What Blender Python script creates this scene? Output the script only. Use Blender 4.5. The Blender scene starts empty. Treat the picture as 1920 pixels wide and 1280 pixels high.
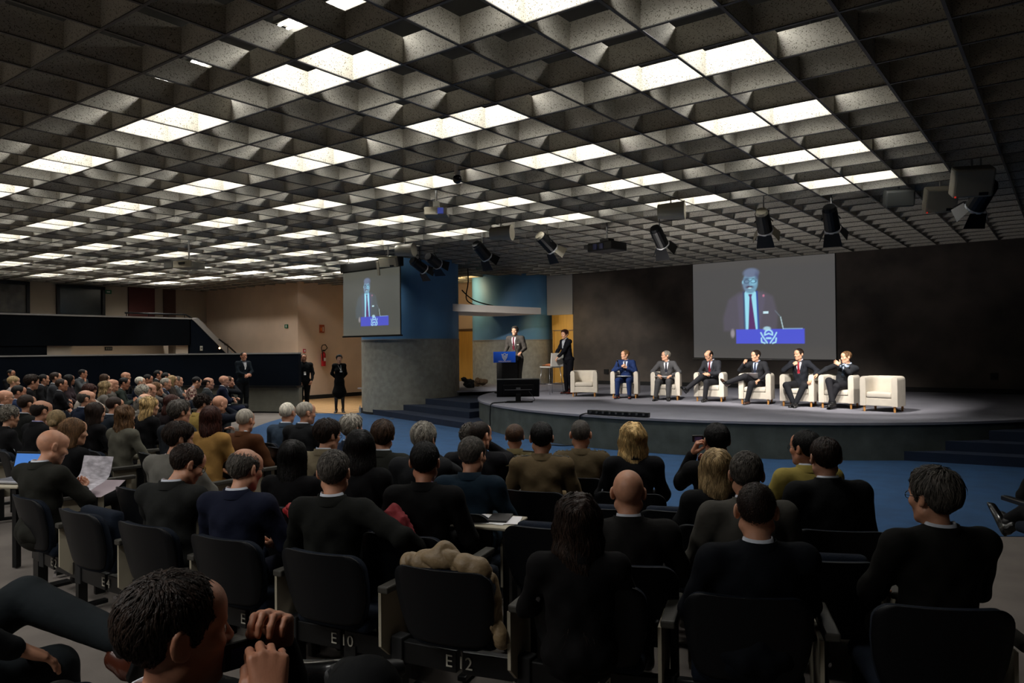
import bpy, bmesh, math, random
import numpy as np
from mathutils import Matrix, Vector, Quaternion
from mathutils.bvhtree import BVHTree
rnd = random.Random(7); rng = np.random.default_rng(7)
SC = bpy.context.scene; COL = SC.collection
# ------------------------------------------------------------------ camera, world, lights, exposure
RC = np.array([[0.79963, -0.01340, -0.60035], [0.60046, 0.00057, 0.79965], [-0.01037, -0.99991, 0.00850]])
H = 1.83; F = 1396.7
_q, _r = np.linalg.qr(RC); RC = _q * np.sign(np.diag(_r))
cam = bpy.data.cameras.new('camera'); camo = bpy.data.objects.new('camera', cam); COL.objects.link(camo)
cam.sensor_width = 36; cam.lens = F / 1920 * 36; cam.clip_start = 0.05; cam.clip_end = 200
camo.matrix_world = Matrix(((RC[0, 0], -RC[0, 1], -RC[0, 2], 0), (RC[1, 0], -RC[1, 1], -RC[1, 2], 0), (RC[2, 0], -RC[2, 1], -RC[2, 2], H), (0, 0, 0, 1)))
SC.camera = camo
world = bpy.data.worlds.new('world'); SC.world = world; world.use_nodes = True
world.node_tree.nodes['Background'].inputs[0].default_value = (0.5, 0.55, 0.6, 1)
world.node_tree.nodes['Background'].inputs[1].default_value = 0.015
SC.view_settings.view_transform = 'Standard'; SC.view_settings.look = 'None'
SC.view_settings.exposure = 0.0; SC.view_settings.gamma = 1.0; SC.view_settings.use_curve_mapping = False
try:
    SC.cycles.use_light_tree = True; SC.cycles.max_bounces = 6; SC.cycles.diffuse_bounces = 4
    SC.cycles.glossy_bounces = 2; SC.cycles.sample_clamp_indirect = 3.0; SC.cycles.use_denoising = True
    SC.cycles.caustics_reflective = False; SC.cycles.caustics_refractive = False
except Exception: pass
TUBE_W = 27.0      # watts of each ceiling tube fitting's reflector lamp
TUBE_E = 7.0       # glow of the tube itself
SPOT_W = 600.0     # watts of each stage spotlight
CEIL = 4.27; PX = 0.643; PY = 0.637; X0 = -0.70; Y0 = 3.28
STAGE = (-6.28, 18.63); SR = 7.0; SZ = 0.6

def add_light(name, kind, loc, energy, color=(1, 1, 1), target=None, **kw):
    l = bpy.data.lights.new(name, kind); l.energy = energy; l.color = color
    for k, v in kw.items(): setattr(l, k, v)
    o = bpy.data.objects.new(name, l); COL.objects.link(o); o.location = loc
    d = Vector(target) - Vector(loc) if target is not None else Vector((0, 0, -1))
    o.rotation_euler = d.to_track_quat('-Z', 'Y').to_euler()
    return o

# ------------------------------------------------------------------ materials
def lin(h):
    h = h.lstrip('#'); c = [int(h[i:i + 2], 16) / 255 for i in (0, 2, 4)]
    return tuple(x / 12.92 if x <= .04045 else ((x + .055) / 1.055) ** 2.4 for x in c)
MATS = {}
def mat(name, hexcol, rough=.6, metal=0, emit=0, noise=0, nscale=8, bump=0, bscale=60, spec=.5, stretch=None, coat=0, sheen=0, island=0, col2=None):
    if name in MATS: return MATS[name]
    m = bpy.data.materials.new(name); m.use_nodes = True; nt = m.node_tree; b = nt.nodes['Principled BSDF']
    c = lin(hexcol) if isinstance(hexcol, str) else hexcol
    b.inputs['Base Color'].default_value = (*c, 1); b.inputs['Roughness'].default_value = rough
    b.inputs['Metallic'].default_value = metal; b.inputs['Specular IOR Level'].default_value = spec
    if coat: b.inputs['Coat Weight'].default_value = coat
    if sheen: b.inputs['Sheen Weight'].default_value = sheen; b.inputs['Sheen Roughness'].default_value = .5
    if emit:
        b.inputs['Emission Color'].default_value = (*c, 1); b.inputs['Emission Strength'].default_value = emit
    if noise or bump or island:
        tc = nt.nodes.new('ShaderNodeTexCoord'); mp = nt.nodes.new('ShaderNodeMapping')
        if stretch: mp.inputs['Scale'].default_value = stretch
        nt.links.new(tc.outputs['Object'], mp.inputs['Vector'])
    if noise:
        n = nt.nodes.new('ShaderNodeTexNoise'); n.inputs['Scale'].default_value = nscale; n.inputs['Detail'].default_value = 5
        nt.links.new(mp.outputs['Vector'], n.inputs['Vector'])
        r = nt.nodes.new('ShaderNodeMixRGB'); c2 = lin(col2) if col2 else tuple(x * (1 - noise) for x in c)
        r.inputs[1].default_value = (*c2, 1); r.inputs[2].default_value = (*(tuple(min(1, x * (1 + noise * .6)) for x in c) if not col2 else c), 1)
        cr = nt.nodes.new('ShaderNodeMapRange'); cr.inputs[1].default_value = .35; cr.inputs[2].default_value = .65
        nt.links.new(n.outputs['Fac'], cr.inputs[0]); nt.links.new(cr.outputs[0], r.inputs[0])
        out = r.outputs[0]
        if island:
            g = nt.nodes.new('ShaderNodeNewGeometry'); mr = nt.nodes.new('ShaderNodeMapRange')
            mr.inputs[3].default_value = 1 - island; mr.inputs[4].default_value = 1 + island
            nt.links.new(g.outputs['Random Per Island'], mr.inputs[0])
            mx = nt.nodes.new('ShaderNodeVectorMath'); mx.operation = 'SCALE'
            nt.links.new(out, mx.inputs[0]); nt.links.new(mr.outputs[0], mx.inputs['Scale']); out = mx.outputs[0]
        nt.links.new(out, b.inputs['Base Color'])
    if bump:
        n2 = nt.nodes.new('ShaderNodeTexNoise'); n2.inputs['Scale'].default_value = bscale; n2.inputs['Detail'].default_value = 3
        nt.links.new(mp.outputs['Vector'], n2.inputs['Vector'])
        bp = nt.nodes.new('ShaderNodeBump'); bp.inputs['Strength'].default_value = bump; bp.inputs['Distance'].default_value = .02
        nt.links.new(n2.outputs['Fac'], bp.inputs['Height']); nt.links.new(bp.outputs[0], b.inputs['Normal'])
    MATS[name] = m; return m

def speckle_mat():
    m = bpy.data.materials.new('acoustic_panel'); m.use_nodes = True; nt = m.node_tree; b = nt.nodes['Principled BSDF']
    b.inputs['Roughness'].default_value = .85
    tc = nt.nodes.new('ShaderNodeTexCoord')
    v = nt.nodes.new('ShaderNodeTexNoise'); v.inputs['Scale'].default_value = 95; v.inputs['Detail'].default_value = 2
    nt.links.new(tc.outputs['Object'], v.inputs['Vector'])
    r = nt.nodes.new('ShaderNodeValToRGB'); r.color_ramp.elements[0].position = .33; r.color_ramp.elements[1].position = .43
    r.color_ramp.elements[0].color = (*lin('5c5646'), 1); r.color_ramp.elements[1].color = (*lin('c4c0b4'), 1)
    nt.links.new(v.outputs['Fac'], r.inputs[0]); nt.links.new(r.outputs[0], b.inputs['Base Color'])
    return m
M_PANEL = speckle_mat()
M_TBAR = mat('ceiling_bar', '4e4c48', .5)
M_BLACK = mat('black_plastic', '0b0c0d', .42, spec=.35)
M_BLACKM = mat('black_matt', '0a0a0b', .8)
M_CHROME = mat('chrome', 'c8c8cc', .2, metal=1)
M_STEEL = mat('grey_steel', '8a8a88', .4, metal=.8)
M_CARPET = mat('grey_carpet', '6a635d', .95, noise=.12, nscale=3, bump=.3, bscale=300)
M_BLUEC = mat('blue_carpet', '1b4268', .95, noise=.15, nscale=4, bump=.3, bscale=300)
M_STAGEC = mat('stage_carpet', '868690', .95, noise=.08, nscale=2, bump=.2, bscale=300)
M_STEPC = mat('step_carpet', '0c1e36', .95, noise=.15, nscale=4)
M_STAGEF = mat('stage_front_cloth', '4d5450', .9, noise=.25, nscale=3, bump=.2, bscale=120)
M_WOOD = mat('wood_floor', 'b08a5c', .5, noise=.2, nscale=3, stretch=(1, 12, 1))
M_BEIGE = mat('beige_plaster', 'd6bea8', .9, noise=.06, nscale=1.5)
M_BEIGE2 = mat('light_plaster', 'a79b8c', .9, noise=.05, nscale=1.5)
M_GREYW = mat('pale_grey_plaster', '8c8a88', .9)
M_NAVY = mat('navy_wall', '050c16', .9, spec=.1, noise=.1, nscale=2)
M_NAVYD = mat('dark_navy_wall', '03060b', .9, spec=.1, noise=.1, nscale=2)
M_GREYG = mat('grey_green_panel', '66665c', .8, noise=.08)
M_STONE = mat('grey_speckled_render', '98978d', .9, noise=.16, nscale=7, bump=.3, bscale=60)
M_BLUECOL = mat('blue_column_paint', '5a8cb6', .55, noise=.06, nscale=2)
M_BACK = mat('dark_brown_stone', '4a423b', .7, noise=.45, nscale=1.2, bump=.15, bscale=30)
M_YELLOW = mat('yellow_wood', 'c89a48', .5, noise=.08, nscale=2, stretch=(6, 6, .6))
M_WHITE = mat('white_paint', 'd8d6d0', .6)
M_RED = mat('red_paint', 'a81820', .35)
M_DKRED = mat('dark_red_door', '4a1410', .6)
M_GREEN = mat('green_sign', '1c6a48', .5)
M_SEAT = mat('navy_seat_fabric', '0c1522', .9, noise=.15, nscale=20, bump=.25, bscale=200, spec=.2)
M_TABLET = mat('beige_tablet', 'a8a08c', .6)
M_CREAM = mat('cream_upholstery', 'd6cec0', .9, noise=.05, nscale=6, bump=.2, bscale=180)
M_PINE = mat('pine_leg', 'c98f4e', .5, noise=.15, nscale=6, stretch=(8, 8, 1))
M_PAPER = mat('white_paper', 'e6e4e6', .8)
M_SIGNBLUE = mat('podium_blue', '1e62e6', .45)
M_GLOW = mat('lamp_glow', (1, .98, .93), emit=TUBE_E)
M_SCREENBLK = mat('screen_black_border', '060607', .7)

# ------------------------------------------------------------------ object helpers
def link(name, me, m=None, parent=None, loc=None, rot=None, **props):
    o = bpy.data.objects.new(name, me); COL.objects.link(o)
    if m is not None and me is not None:
        for x in (m if isinstance(m, (list, tuple)) else [m]): me.materials.append(x)
    if parent is not None: o.parent = parent
    if loc is not None: o.location = loc
    if rot is not None: o.rotation_euler = rot
    for k, v in props.items(): o[k] = v
    return o
def tag(o, label=None, cat=None, group=None, kind=None):
    if label: o['label'] = label
    if cat: o['category'] = cat
    if group: o['group'] = group
    if kind: o['kind'] = kind
    return o
def empty(name, loc, rz=0, **kw):
    o = link(name, None, loc=loc, rot=(0, 0, rz)); o.empty_display_size = .1
    return tag(o, **kw)
def copy_tree(o, parent=None):
    c = o.copy(); COL.objects.link(c)
    if parent is not None: c.parent = parent
    for ch in list(o.children): copy_tree(ch, c)
    return c
class MB:
    def __init__(s): s.v = []; s.f = []; s.m = []
    def add(s, v, f, mi=0):
        n = len(s.v); s.v += [tuple(p) for p in v]; s.f += [tuple(i + n for i in q) for q in f]; s.m += [mi] * len(f); return s
    def box(s, c, d, rz=0, mi=0, M=None):
        x, y, z = [k / 2 for k in d]
        P = [(-x, -y, -z), (x, -y, -z), (x, y, -z), (-x, y, -z), (-x, -y, z), (x, -y, z), (x, y, z), (-x, y, z)]
        R = M if M is not None else Matrix.Rotation(rz, 3, 'Z')
        P = [R @ Vector(p) + Vector(c) for p in P]
        return s.add(P, [(0, 3, 2, 1), (4, 5, 6, 7), (0, 1, 5, 4), (1, 2, 6, 5), (2, 3, 7, 6), (3, 0, 4, 7)], mi)
    def tube(s, a, b, r0, r1=None, n=10, mi=0, cap=True):
        r1 = r0 if r1 is None else r1; a = Vector(a); b = Vector(b); d = (b - a).normalized()
        u = d.orthogonal().normalized(); w = d.cross(u)
        P = []
        for c, r in ((a, r0), (b, r1)):
            for i in range(n):
                t = 2 * math.pi * i / n; P.append(c + u * r * math.cos(t) + w * r * math.sin(t))
        Fc = [(i, (i + 1) % n, n + (i + 1) % n, n + i) for i in range(n)]
        if cap: Fc += [tuple(range(n - 1, -1, -1)), tuple(range(n, 2 * n))]
        return s.add(P, Fc, mi)
    def path(s, pts, r, n=8, mi=0):
        for a, b in zip(pts, pts[1:]): s.tube(a, b, r, n=n, mi=mi)
        return s
    def prism(s, poly, z0, z1, mi=0):
        n = len(poly); P = [(x, y, z0) for x, y in poly] + [(x, y, z1) for x, y in poly]
        return s.add(P, [tuple(range(n - 1, -1, -1)), tuple(range(n, 2 * n))] + [(i, (i + 1) % n, n + (i + 1) % n, n + i) for i in range(n)], mi)
    def mesh(s, name, smooth=False, bevel=0, seg=2):
        me = bpy.data.meshes.new(name); me.from_pydata(s.v, [], s.f)
        if bevel:
            bm = bmesh.new(); bm.from_mesh(me); bm.edges.ensure_lookup_table()
            bmesh.ops.remove_doubles(bm, verts=bm.verts, dist=1e-5)
            e = [x for x in bm.edges if len(x.link_faces) == 2 and x.calc_face_angle(0) > .5]
            bmesh.ops.bevel(bm, geom=e, offset=bevel, segments=seg, profile=.5, affect='EDGES', clamp_overlap=True)
            bm.to_mesh(me); bm.free()
        else:
            me.polygons.foreach_set('material_index', s.m)
        if smooth: me.polygons.foreach_set('use_smooth', [True] * len(me.polygons))
        me.update(); return me
    def obj(s, name, m, parent=None, smooth=False, bevel=0, seg=2, **kw):
        loc = kw.pop('loc', None); rot = kw.pop('rot', None)
        o = link(name, s.mesh(name, smooth, bevel, seg), m, parent, loc, rot); return tag(o, **kw)
def struct(name, mb, m, **kw): return mb.obj(name, m, kind='structure', **kw)
def ray(px, py):
    r = RC @ np.array([px - 960, py - 640, F]); return r
def ground(px, py, z=0.0):
    r = ray(px, py); t = (z - H) / r[2]; return (r[0] * t, r[1] * t)

# ------------------------------------------------------------------ setting: floors, stage, walls
struct('floor', MB().box((-13, 8, -.05), (36, 29, .1)), M_CARPET)
def arc(c, r, a0, a1, n=48): return [(c[0] + r * math.cos(a0 + (a1 - a0) * i / n), c[1] + r * math.sin(a0 + (a1 - a0) * i / n)) for i in range(n + 1)]
blue = [(STAGE[0] + (12.35 - .6 * (a - 219) / 77) * math.cos(math.radians(a)), STAGE[1] + (12.35 - .6 * (a - 219) / 77) * math.sin(math.radians(a))) for a in np.linspace(205.5, 340, 60)]
blue = [p for p in blue if p[0] < 4.3] + [(4.3, 17), (-13, 17), (-16.25, 14.75), (-17.1, 13.95)]
struct('floor_blue_carpet', MB().prism(blue, .0, .006), M_BLUEC)
wf = MB()
for k in range(16):
    y0 = 13.95 + k * .42
    wf.box((-19.9, y0 + .2, .006), (7.0, .405, .012))
tag(wf.obj('floor_wood', M_WOOD), kind='structure')
st = MB().prism(arc(STAGE, SR, math.radians(188), math.radians(360 + 60), 96) + [(-1, 21.4), (-13.4, 21.4), (-15.9, 21.4), (-15.9, 17.5)], .0, SZ - .04)
struct('floor_stage_riser', st, M_STAGEF)
st = MB().prism(arc(STAGE, SR + .03, math.radians(188), math.radians(360 + 60), 96) + [(-1, 21.4), (-13.4, 21.4), (-18.4, 21.9), (-18.4, 16.2), (-14.4, 16.0)], SZ - .04, SZ)
struct('floor_stage', st, M_STAGEC)
struct('floor_stage_right', MB().box((1.2, 18.4, .3), (5.5, 6, .599)), M_STAGEC)
# steps either side of the stage
S_L = [((-16.4, 14.55), (-10.75, 12.75)), ((-15.3, 14.75), (-11.55, 13.65)), ((-14.75, 15.15), (-12.2, 14.45))]
for k, (a, b) in enumerate(S_L):
    z1 = .15 * (k + 1)
    struct('floor_step', MB().prism([a, b, (-11.6, 16.2), (-14.5, 17.0), (-15.5, 16.2)], 0, z1), M_STEPC)
for k in range(3):
    a = (-2.15 + .55 * k, 13.0 + .42 * k)
    struct('floor_step', MB().prism([a, (4.3, a[1] + .75), (4.3, 17), (-1.0, 17)], 0, .15 * (k + 1)), M_STEPC)
# back wall with the doorway beside the second column
bw = MB().box((-4.6, 21.52, 2.4), (17.75, .24, 5.2))
struct('wall_back', bw, M_BACK)
struct('baseboard_back', MB().box((-4.6, 21.385, .66), (17.7, .03, .12)), M_BLACKM)
struct('wall_back_panel', MB().box((-13.98, 21.46, 3.9), (1.04, .22, 1.92)), M_GREYW)
struct('wall_back_lintel', MB().box((-13.9, 21.50, 2.68), (.86, .2, .52)), M_YELLOW)
dr = MB().box((-13.9, 21.52, 1.52), (.84, .05, 1.8))
d1 = struct('door_1', dr, M_YELLOW)
MB().box((-13.9, 21.47, 2.43), (.88, .04, .05)).obj('door_frame', M_WHITE, d1)
MB().box((-14.32, 21.47, 1.52), (.04, .04, 1.84)).obj('door_frame', M_YELLOW, d1)
MB().tube((-13.58, 21.48, 1.6), (-13.58, 21.44, 1.6), .02).obj('door_handle', M_STEEL, d1)
struct('wall_back_left', MB().box((-19.3, 22.1, 2.4), (9.8, .2, 5.2)), M_BEIGE)
d2 = struct('door_2', MB().box((-18.0, 21.93, 1.55), (2.2, .06, 1.92)), M_YELLOW)
MB().box((-18.0, 21.9, 2.54), (2.3, .08, .08)).obj('door_frame', mat('brown_frame', '5a4632', .6), d2)
MB().box((-18.0, 21.89, 1.55), (.012, .02, 1.92)).obj('door_gap', M_BLACKM, d2)
# side and rear walls
struct('wall_right', MB().box((4.4, 8, 2.4), (.2, 29, 5.2)), M_NAVYD)
struct('wall_rear', MB().box((-13, -6.1, 2.4), (36, .2, 5.2)), M_NAVYD)
struct('wall_far_left', MB().box((-28.6, 5.5, 2.4), (.2, 23.2, 5.2)), M_BEIGE2)
struct('wall_left', MB().box((-25.55, 17.1, 2.4), (6.1, .2, 5.2)), M_BEIGE)
struct('wall_left_end', MB().box((-22.6, 19.6, 2.4), (.2, 4.8, 5.2)), M_BEIGE)
struct('baseboard_left_end', MB().box((-22.48, 19.5, .08), (.05, 5, .15)), M_BLACKM)
struct('wall_under_gallery', MB().box((-27, 10, 1.05), (.15, 14, 2.1)), mat('tan_plaster', 'a89a88', .9))
# gallery on the far left with its parapet and stair flank
struct('floor_gallery', MB().box((-26.9, 5.6, 2.1), (3.4, 17.4, .12)), M_CARPET)
struct('wall_gallery', MB().box((-25.05, 5.4, 2.5), (.14, 17.8, .92)), M_NAVYD)
struct('wall_gallery_lower', MB().box((-25.05, 3.1, 1.02), (.14, 13.1, 2.05)), M_NAVYD)
struct('trim_gallery', MB().box((-25.05, 5.4, 2.985), (.2, 17.8, .05)), M_GREYW)
def yz(poly, x0, x1):
    mb = MB(); n = len(poly); P = [(x0, y, z) for y, z in poly] + [(x1, y, z) for y, z in poly]
    return mb.add(P, [tuple(range(n - 1, -1, -1)), tuple(range(n, 2 * n))] + [(i, (i + 1) % n, n + (i + 1) % n, n + i) for i in range(n)])
struct('wall_stair_flank', yz([(14.25, 0), (14.25, 2.96), (14.45, 2.96), (17.0, .55), (17.0, 0)], -25.12, -24.98), M_NAVY)
struct('trim_stair', yz([(14.3, 2.98), (14.55, 3.02), (17.0, .72), (17.0, .5), (14.45, 2.86)], -25.2, -24.94), M_GREYW)
struct('trim_gallery_lower', MB().box((-25.05, 5.4, 2.06), (.2, 17.8, .04)), M_NAVYD)
struct('pillar_gallery', MB().box((-25.3, 10.0, 1.05), (.5, .75, 2.1)), M_BEIGE2)
struct('pillar_gallery', MB().box((-25.3, 14.0, 1.05), (.5, .45, 2.1)), M_BEIGE2)
# low wall behind the left block
LW = [(-17.95, 13.62), (-19.3, 13.0), (-21.5, 12.1), (-23.4, 10.6), (-24.3, 8.4), (-24.7, 5), (-24.7, -2)]
def along(poly, off0, off1, z0, z1):
    mb = MB()
    P = []
    for i, p in enumerate(poly):
        a = Vector(poly[max(i - 1, 0)]); b = Vector(poly[min(i + 1, len(poly) - 1)]); d = (b - a).normalized(); n = Vector((d.y, -d.x))
        for off in (off0, off1): P.append((p[0] + n.x * off, p[1] + n.y * off))
    v = [(x, y, z) for z in (z0, z1) for x, y in P]; m = len(P); f = []
    for i in range(0, m - 2, 2):
        f += [(i, i + 2, m + i + 2, m + i), (i + 1, m + i + 1, m + i + 3, i + 3), (m + i, m + i + 2, m + i + 3, m + i + 1), (i, i + 1, i + 3, i + 2)]
    f += [(0, m, m + 1, 1), (m - 2, m - 1, 2 * m - 1, 2 * m - 2)]
    return mb.add(v, f)
struct('wall_low_left', along(LW, -.08, .08, .8, 1.72), M_NAVY)
struct('wall_low_left_base', along(LW, -.06, .12, 0.04, .74), M_GREYG)
struct('trim_low_left', along(LW, -.1, .1, 1.72, 1.76), M_GREYW)
struct('trim_low_left_ledge', along(LW, -.2, .2, .74, .8), M_BLACK)
struct('baseboard_low_left', along(LW, -.05, .13, 0, .04), M_BLACKM)
# columns
def cyl(c, r, z0, z1, n=64): return MB().tube((c[0], c[1], z0), (c[0], c[1], z1), r, n=n)
def smooth_angle(o, a=30):
    me = o.data
    bm = bmesh.new(); bm.from_mesh(me)
    for f_ in bm.faces: f_.smooth = True
    for e in bm.edges:
        if len(e.link_faces) == 2 and e.calc_face_angle(0) > math.radians(a): e.smooth = False
    bm.to_mesh(me); bm.free(); return o
C1 = (-15.53, 15.72); C2 = (-15.93, 21.24); CR = 1.42
for c in (C1, C2):
    smooth_angle(struct('column_base', cyl(c, CR, 0, 2.08), M_STONE))
    smooth_angle(struct('trim_column', cyl(c, CR + .012, 2.08, 2.11), M_GREYW))
    smooth_angle(struct('column_upper', cyl(c, CR - .004, 2.11, 4.9), M_BLUECOL))
    smooth_angle(struct('baseboard_column', cyl(c, CR + .012, 0, .07), M_BLACKM))
struct('trim_canopy', MB().prism([(-14.16, 15.98), (-13.65, 19.75), (-15.7, 20.0), (-16.2, 16.2)], 2.9, 3.11), mat('canopy_plaster', 'f0e8e0', .9))

# ------------------------------------------------------------------ ceiling grid of acoustic panels and the tube fittings above it
struct('ceiling', MB().box((-13, 8, 5.35), (36, 29, .1)), mat('plenum_dark', '1a1917', .9))
ceil = bpy.data.objects['ceiling']
PH = .225; PT = .014
def panel_mesh(L):
    mb = MB(); mb.box((0, 0, CEIL + PH / 2 + .008), (L - .006, PT, PH)); mb.box((0, 0, CEIL + .004), (L - .002, PT + .012, .008), mi=1)
    me = mb.mesh('panel'); me.materials.append(M_PANEL); me.materials.append(M_TBAR); return me
pmx, pmy = panel_mesh(PX), panel_mesh(PY)
segs = []
for i in range(-43, 8):
    for j in range(-4, 29):
        x = X0 + PX * i; y = Y0 + PY * j
        if x < -22.6 and y > 16.7: continue
        if x > 4.3: continue
        def blocked(a, b): return any((a - c[0]) ** 2 + (b - c[1]) ** 2 < (CR + .02) ** 2 for c in (C1, C2))
        for ax, (cx, cy) in ((0, (x + PX / 2, y)), (1, (x, y + PY / 2))):
            if cy > 21.4 or blocked(cx, cy): continue
            c = np.array([cx, cy, CEIL - H]); d = RC.T @ c
            vis = d[2] > .5 and abs(d[0] / d[2]) < .75 and -.52 < d[1] / d[2] < .6
            segs.append((0 if vis else 1, d[2] if vis else 99 + np.hypot(cx, cy), ax, cx, cy))
segs.sort()
rest = MB()
for k, (nv, dist, ax, cx, cy) in enumerate(segs):
    if k < 300:
        o = link('panel', pmx if ax == 0 else pmy, parent=ceil, loc=(cx, cy, 0), rot=(0, 0, ax * math.pi / 2))
    else:
        L = PX if ax == 0 else PY; r = ax * math.pi / 2
        rest.box((cx, cy, CEIL + PH / 2 + .008), (L - .006, PT, PH), rz=r); rest.box((cx, cy, CEIL + .004), (L - .002, PT + .012, .008), rz=r, mi=1)
rest.obj('panel_grid', [M_PANEL, M_TBAR], ceil, kind='stuff')
# tube fittings
def make_fitting():
    root = empty('ceiling_light', (0, 0, 0))
    h = MB().box((0, 0, .09), (1.25, .16, .05)); h.obj('housing', M_WHITE, root)
    for s in (-1, 1):
        MB().add([(-.62, s * .08, .07), (.62, s * .08, .07), (.62, s * .13, .0), (-.62, s * .13, .0), (-.62, s * .085, .07), (.62, s * .085, .07), (.62, s * .135, .0), (-.62, s * .135, .0)],
                 [(0, 1, 2, 3), (7, 6, 5, 4), (0, 3, 7, 4), (1, 5, 6, 2), (3, 2, 6, 7), (0, 4, 5, 1)]).obj('reflector', M_WHITE, root)
        MB().tube((-.59, s * .045, .035), (.59, s * .045, .035), .013, n=8).obj('tube', M_GLOW, root, smooth=True)
        MB().tube((s * .5, 0, .11), (s * .5, 0, .51), .004, n=5).obj('hanger', M_STEEL, root)
    return root
lamp_sites = []
for m_ in range(0, -10, -1):
    for n_ in range(-4, 7):
        x = X0 + PX * (4 * m_ - 3); y = Y0 + PY * (3 * n_ + 1.5)
        if n_ > 4 and x > -15: continue
        if n_ > 5 and x < -22: continue
        lamp_sites.append((m_, n_, x, y))
LZ = 4.78
fit0 = make_fitting(); M_DEAD = mat('unlit_tube', 'b8b8b4', .3)
od = ['first', 'second', 'third', 'fourth', 'fifth', 'sixth', 'seventh', 'eighth', 'ninth', 'tenth']
for q_, (m_, n_, x, y) in enumerate(lamp_sites):
    o = copy_tree(fit0) if q_ else fit0
    o.location = (x, y, LZ)
    tag(o, '%stube light above the ceiling panels, %s row from the camera, %s from the right' % ('unlit ' if n_ == -1 else '', od[n_ + 4] if n_ < 6 else 'last', od[-m_]), 'ceiling light', 'tube fittings above the panel ceiling')
    if n_ == -1:
        for ch in o.children:
            if ch.name.startswith('tube'): ch.material_slots[0].link = 'OBJECT'; ch.material_slots[0].material = M_DEAD
        continue
    dim = {-2: .22, -3: 1.8, -4: 1.9, 5: 2.0, 6: 2.4}.get(n_, 1.0)
    add_light('tube_light', 'AREA', (x, y, LZ - .005), TUBE_W * dim, (1, .975, .93), shape='RECTANGLE', size=1.2, size_y=.2, spread=math.radians(140))
# ------------------------------------------------------------------ organic bodies: smooth unions of tapered limbs meshed with surface nets
def V3(*a): return np.array(a, float)
def cone(p0, r0, p1, r1, tag=0, flat=None, k=None, sub=False):
    return dict(t='c', p0=np.array(p0, float), r0=r0, p1=np.array(p1, float), r1=r1, tag=tag, flat=flat, k=k, sub=sub)
def ell(c, r, R=None, tag=0, k=None, sub=False):
    return dict(t='e', c=np.array(c, float), r=np.array(r, float), R=None if R is None else np.array(R, float), tag=tag, k=k, sub=sub)
def _b(p):
    if p['t'] == 'c':
        m = max(p['r0'], p['r1']); return np.minimum(p['p0'], p['p1']) - m, np.maximum(p['p0'], p['p1']) + m
    m = p['r'] if p['R'] is None else np.full(3, p['r'].max()); return p['c'] - m, p['c'] + m
def _d(p, X, Y, Z):
    if p['t'] == 'c':
        a = p['p1'] - p['p0']; L2 = max(a @ a, 1e-9)
        x, y, z = X - p['p0'][0], Y - p['p0'][1], Z - p['p0'][2]
        if p['flat'] is not None:
            n, s = p['flat']   # axis n squeezed by factor s
            h = np.clip((x * a[0] + y * a[1] + z * a[2]) / L2, 0, 1)
            x, y, z = x - a[0] * h, y - a[1] * h, z - a[2] * h
            w = x * n[0] + y * n[1] + z * n[2]; e = (1 / s - 1) * w
            return (np.sqrt((x + e * n[0]) ** 2 + (y + e * n[1]) ** 2 + (z + e * n[2]) ** 2) - (p['r0'] + (p['r1'] - p['r0']) * h)) * (.5 + .5 * s)
        h = np.clip((x * a[0] + y * a[1] + z * a[2]) / L2, 0, 1)
        return np.sqrt((x - a[0] * h) ** 2 + (y - a[1] * h) ** 2 + (z - a[2] * h) ** 2) - (p['r0'] + (p['r1'] - p['r0']) * h)
    x, y, z = X - p['c'][0], Y - p['c'][1], Z - p['c'][2]
    if p['R'] is not None:
        R = p['R']; x, y, z = R[0, 0] * x + R[1, 0] * y + R[2, 0] * z, R[0, 1] * x + R[1, 1] * y + R[2, 1] * z, R[0, 2] * x + R[1, 2] * y + R[2, 2] * z
    r = p['r']; k0 = np.sqrt((x / r[0]) ** 2 + (y / r[1]) ** 2 + (z / r[2]) ** 2)
    k1 = np.sqrt((x / r[0] ** 2) ** 2 + (y / r[1] ** 2) ** 2 + (z / r[2] ** 2) ** 2)
    return k0 * (k0 - 1) / np.maximum(k1, 1e-6)
CORN = np.array([(0, 0, 0), (1, 0, 0), (0, 1, 0), (1, 1, 0), (0, 0, 1), (1, 0, 1), (0, 1, 1), (1, 1, 1)])
EDG = [(0, 1), (2, 3), (4, 5), (6, 7), (0, 2), (1, 3), (4, 6), (5, 7), (0, 4), (1, 5), (2, 6), (3, 7)]
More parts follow.
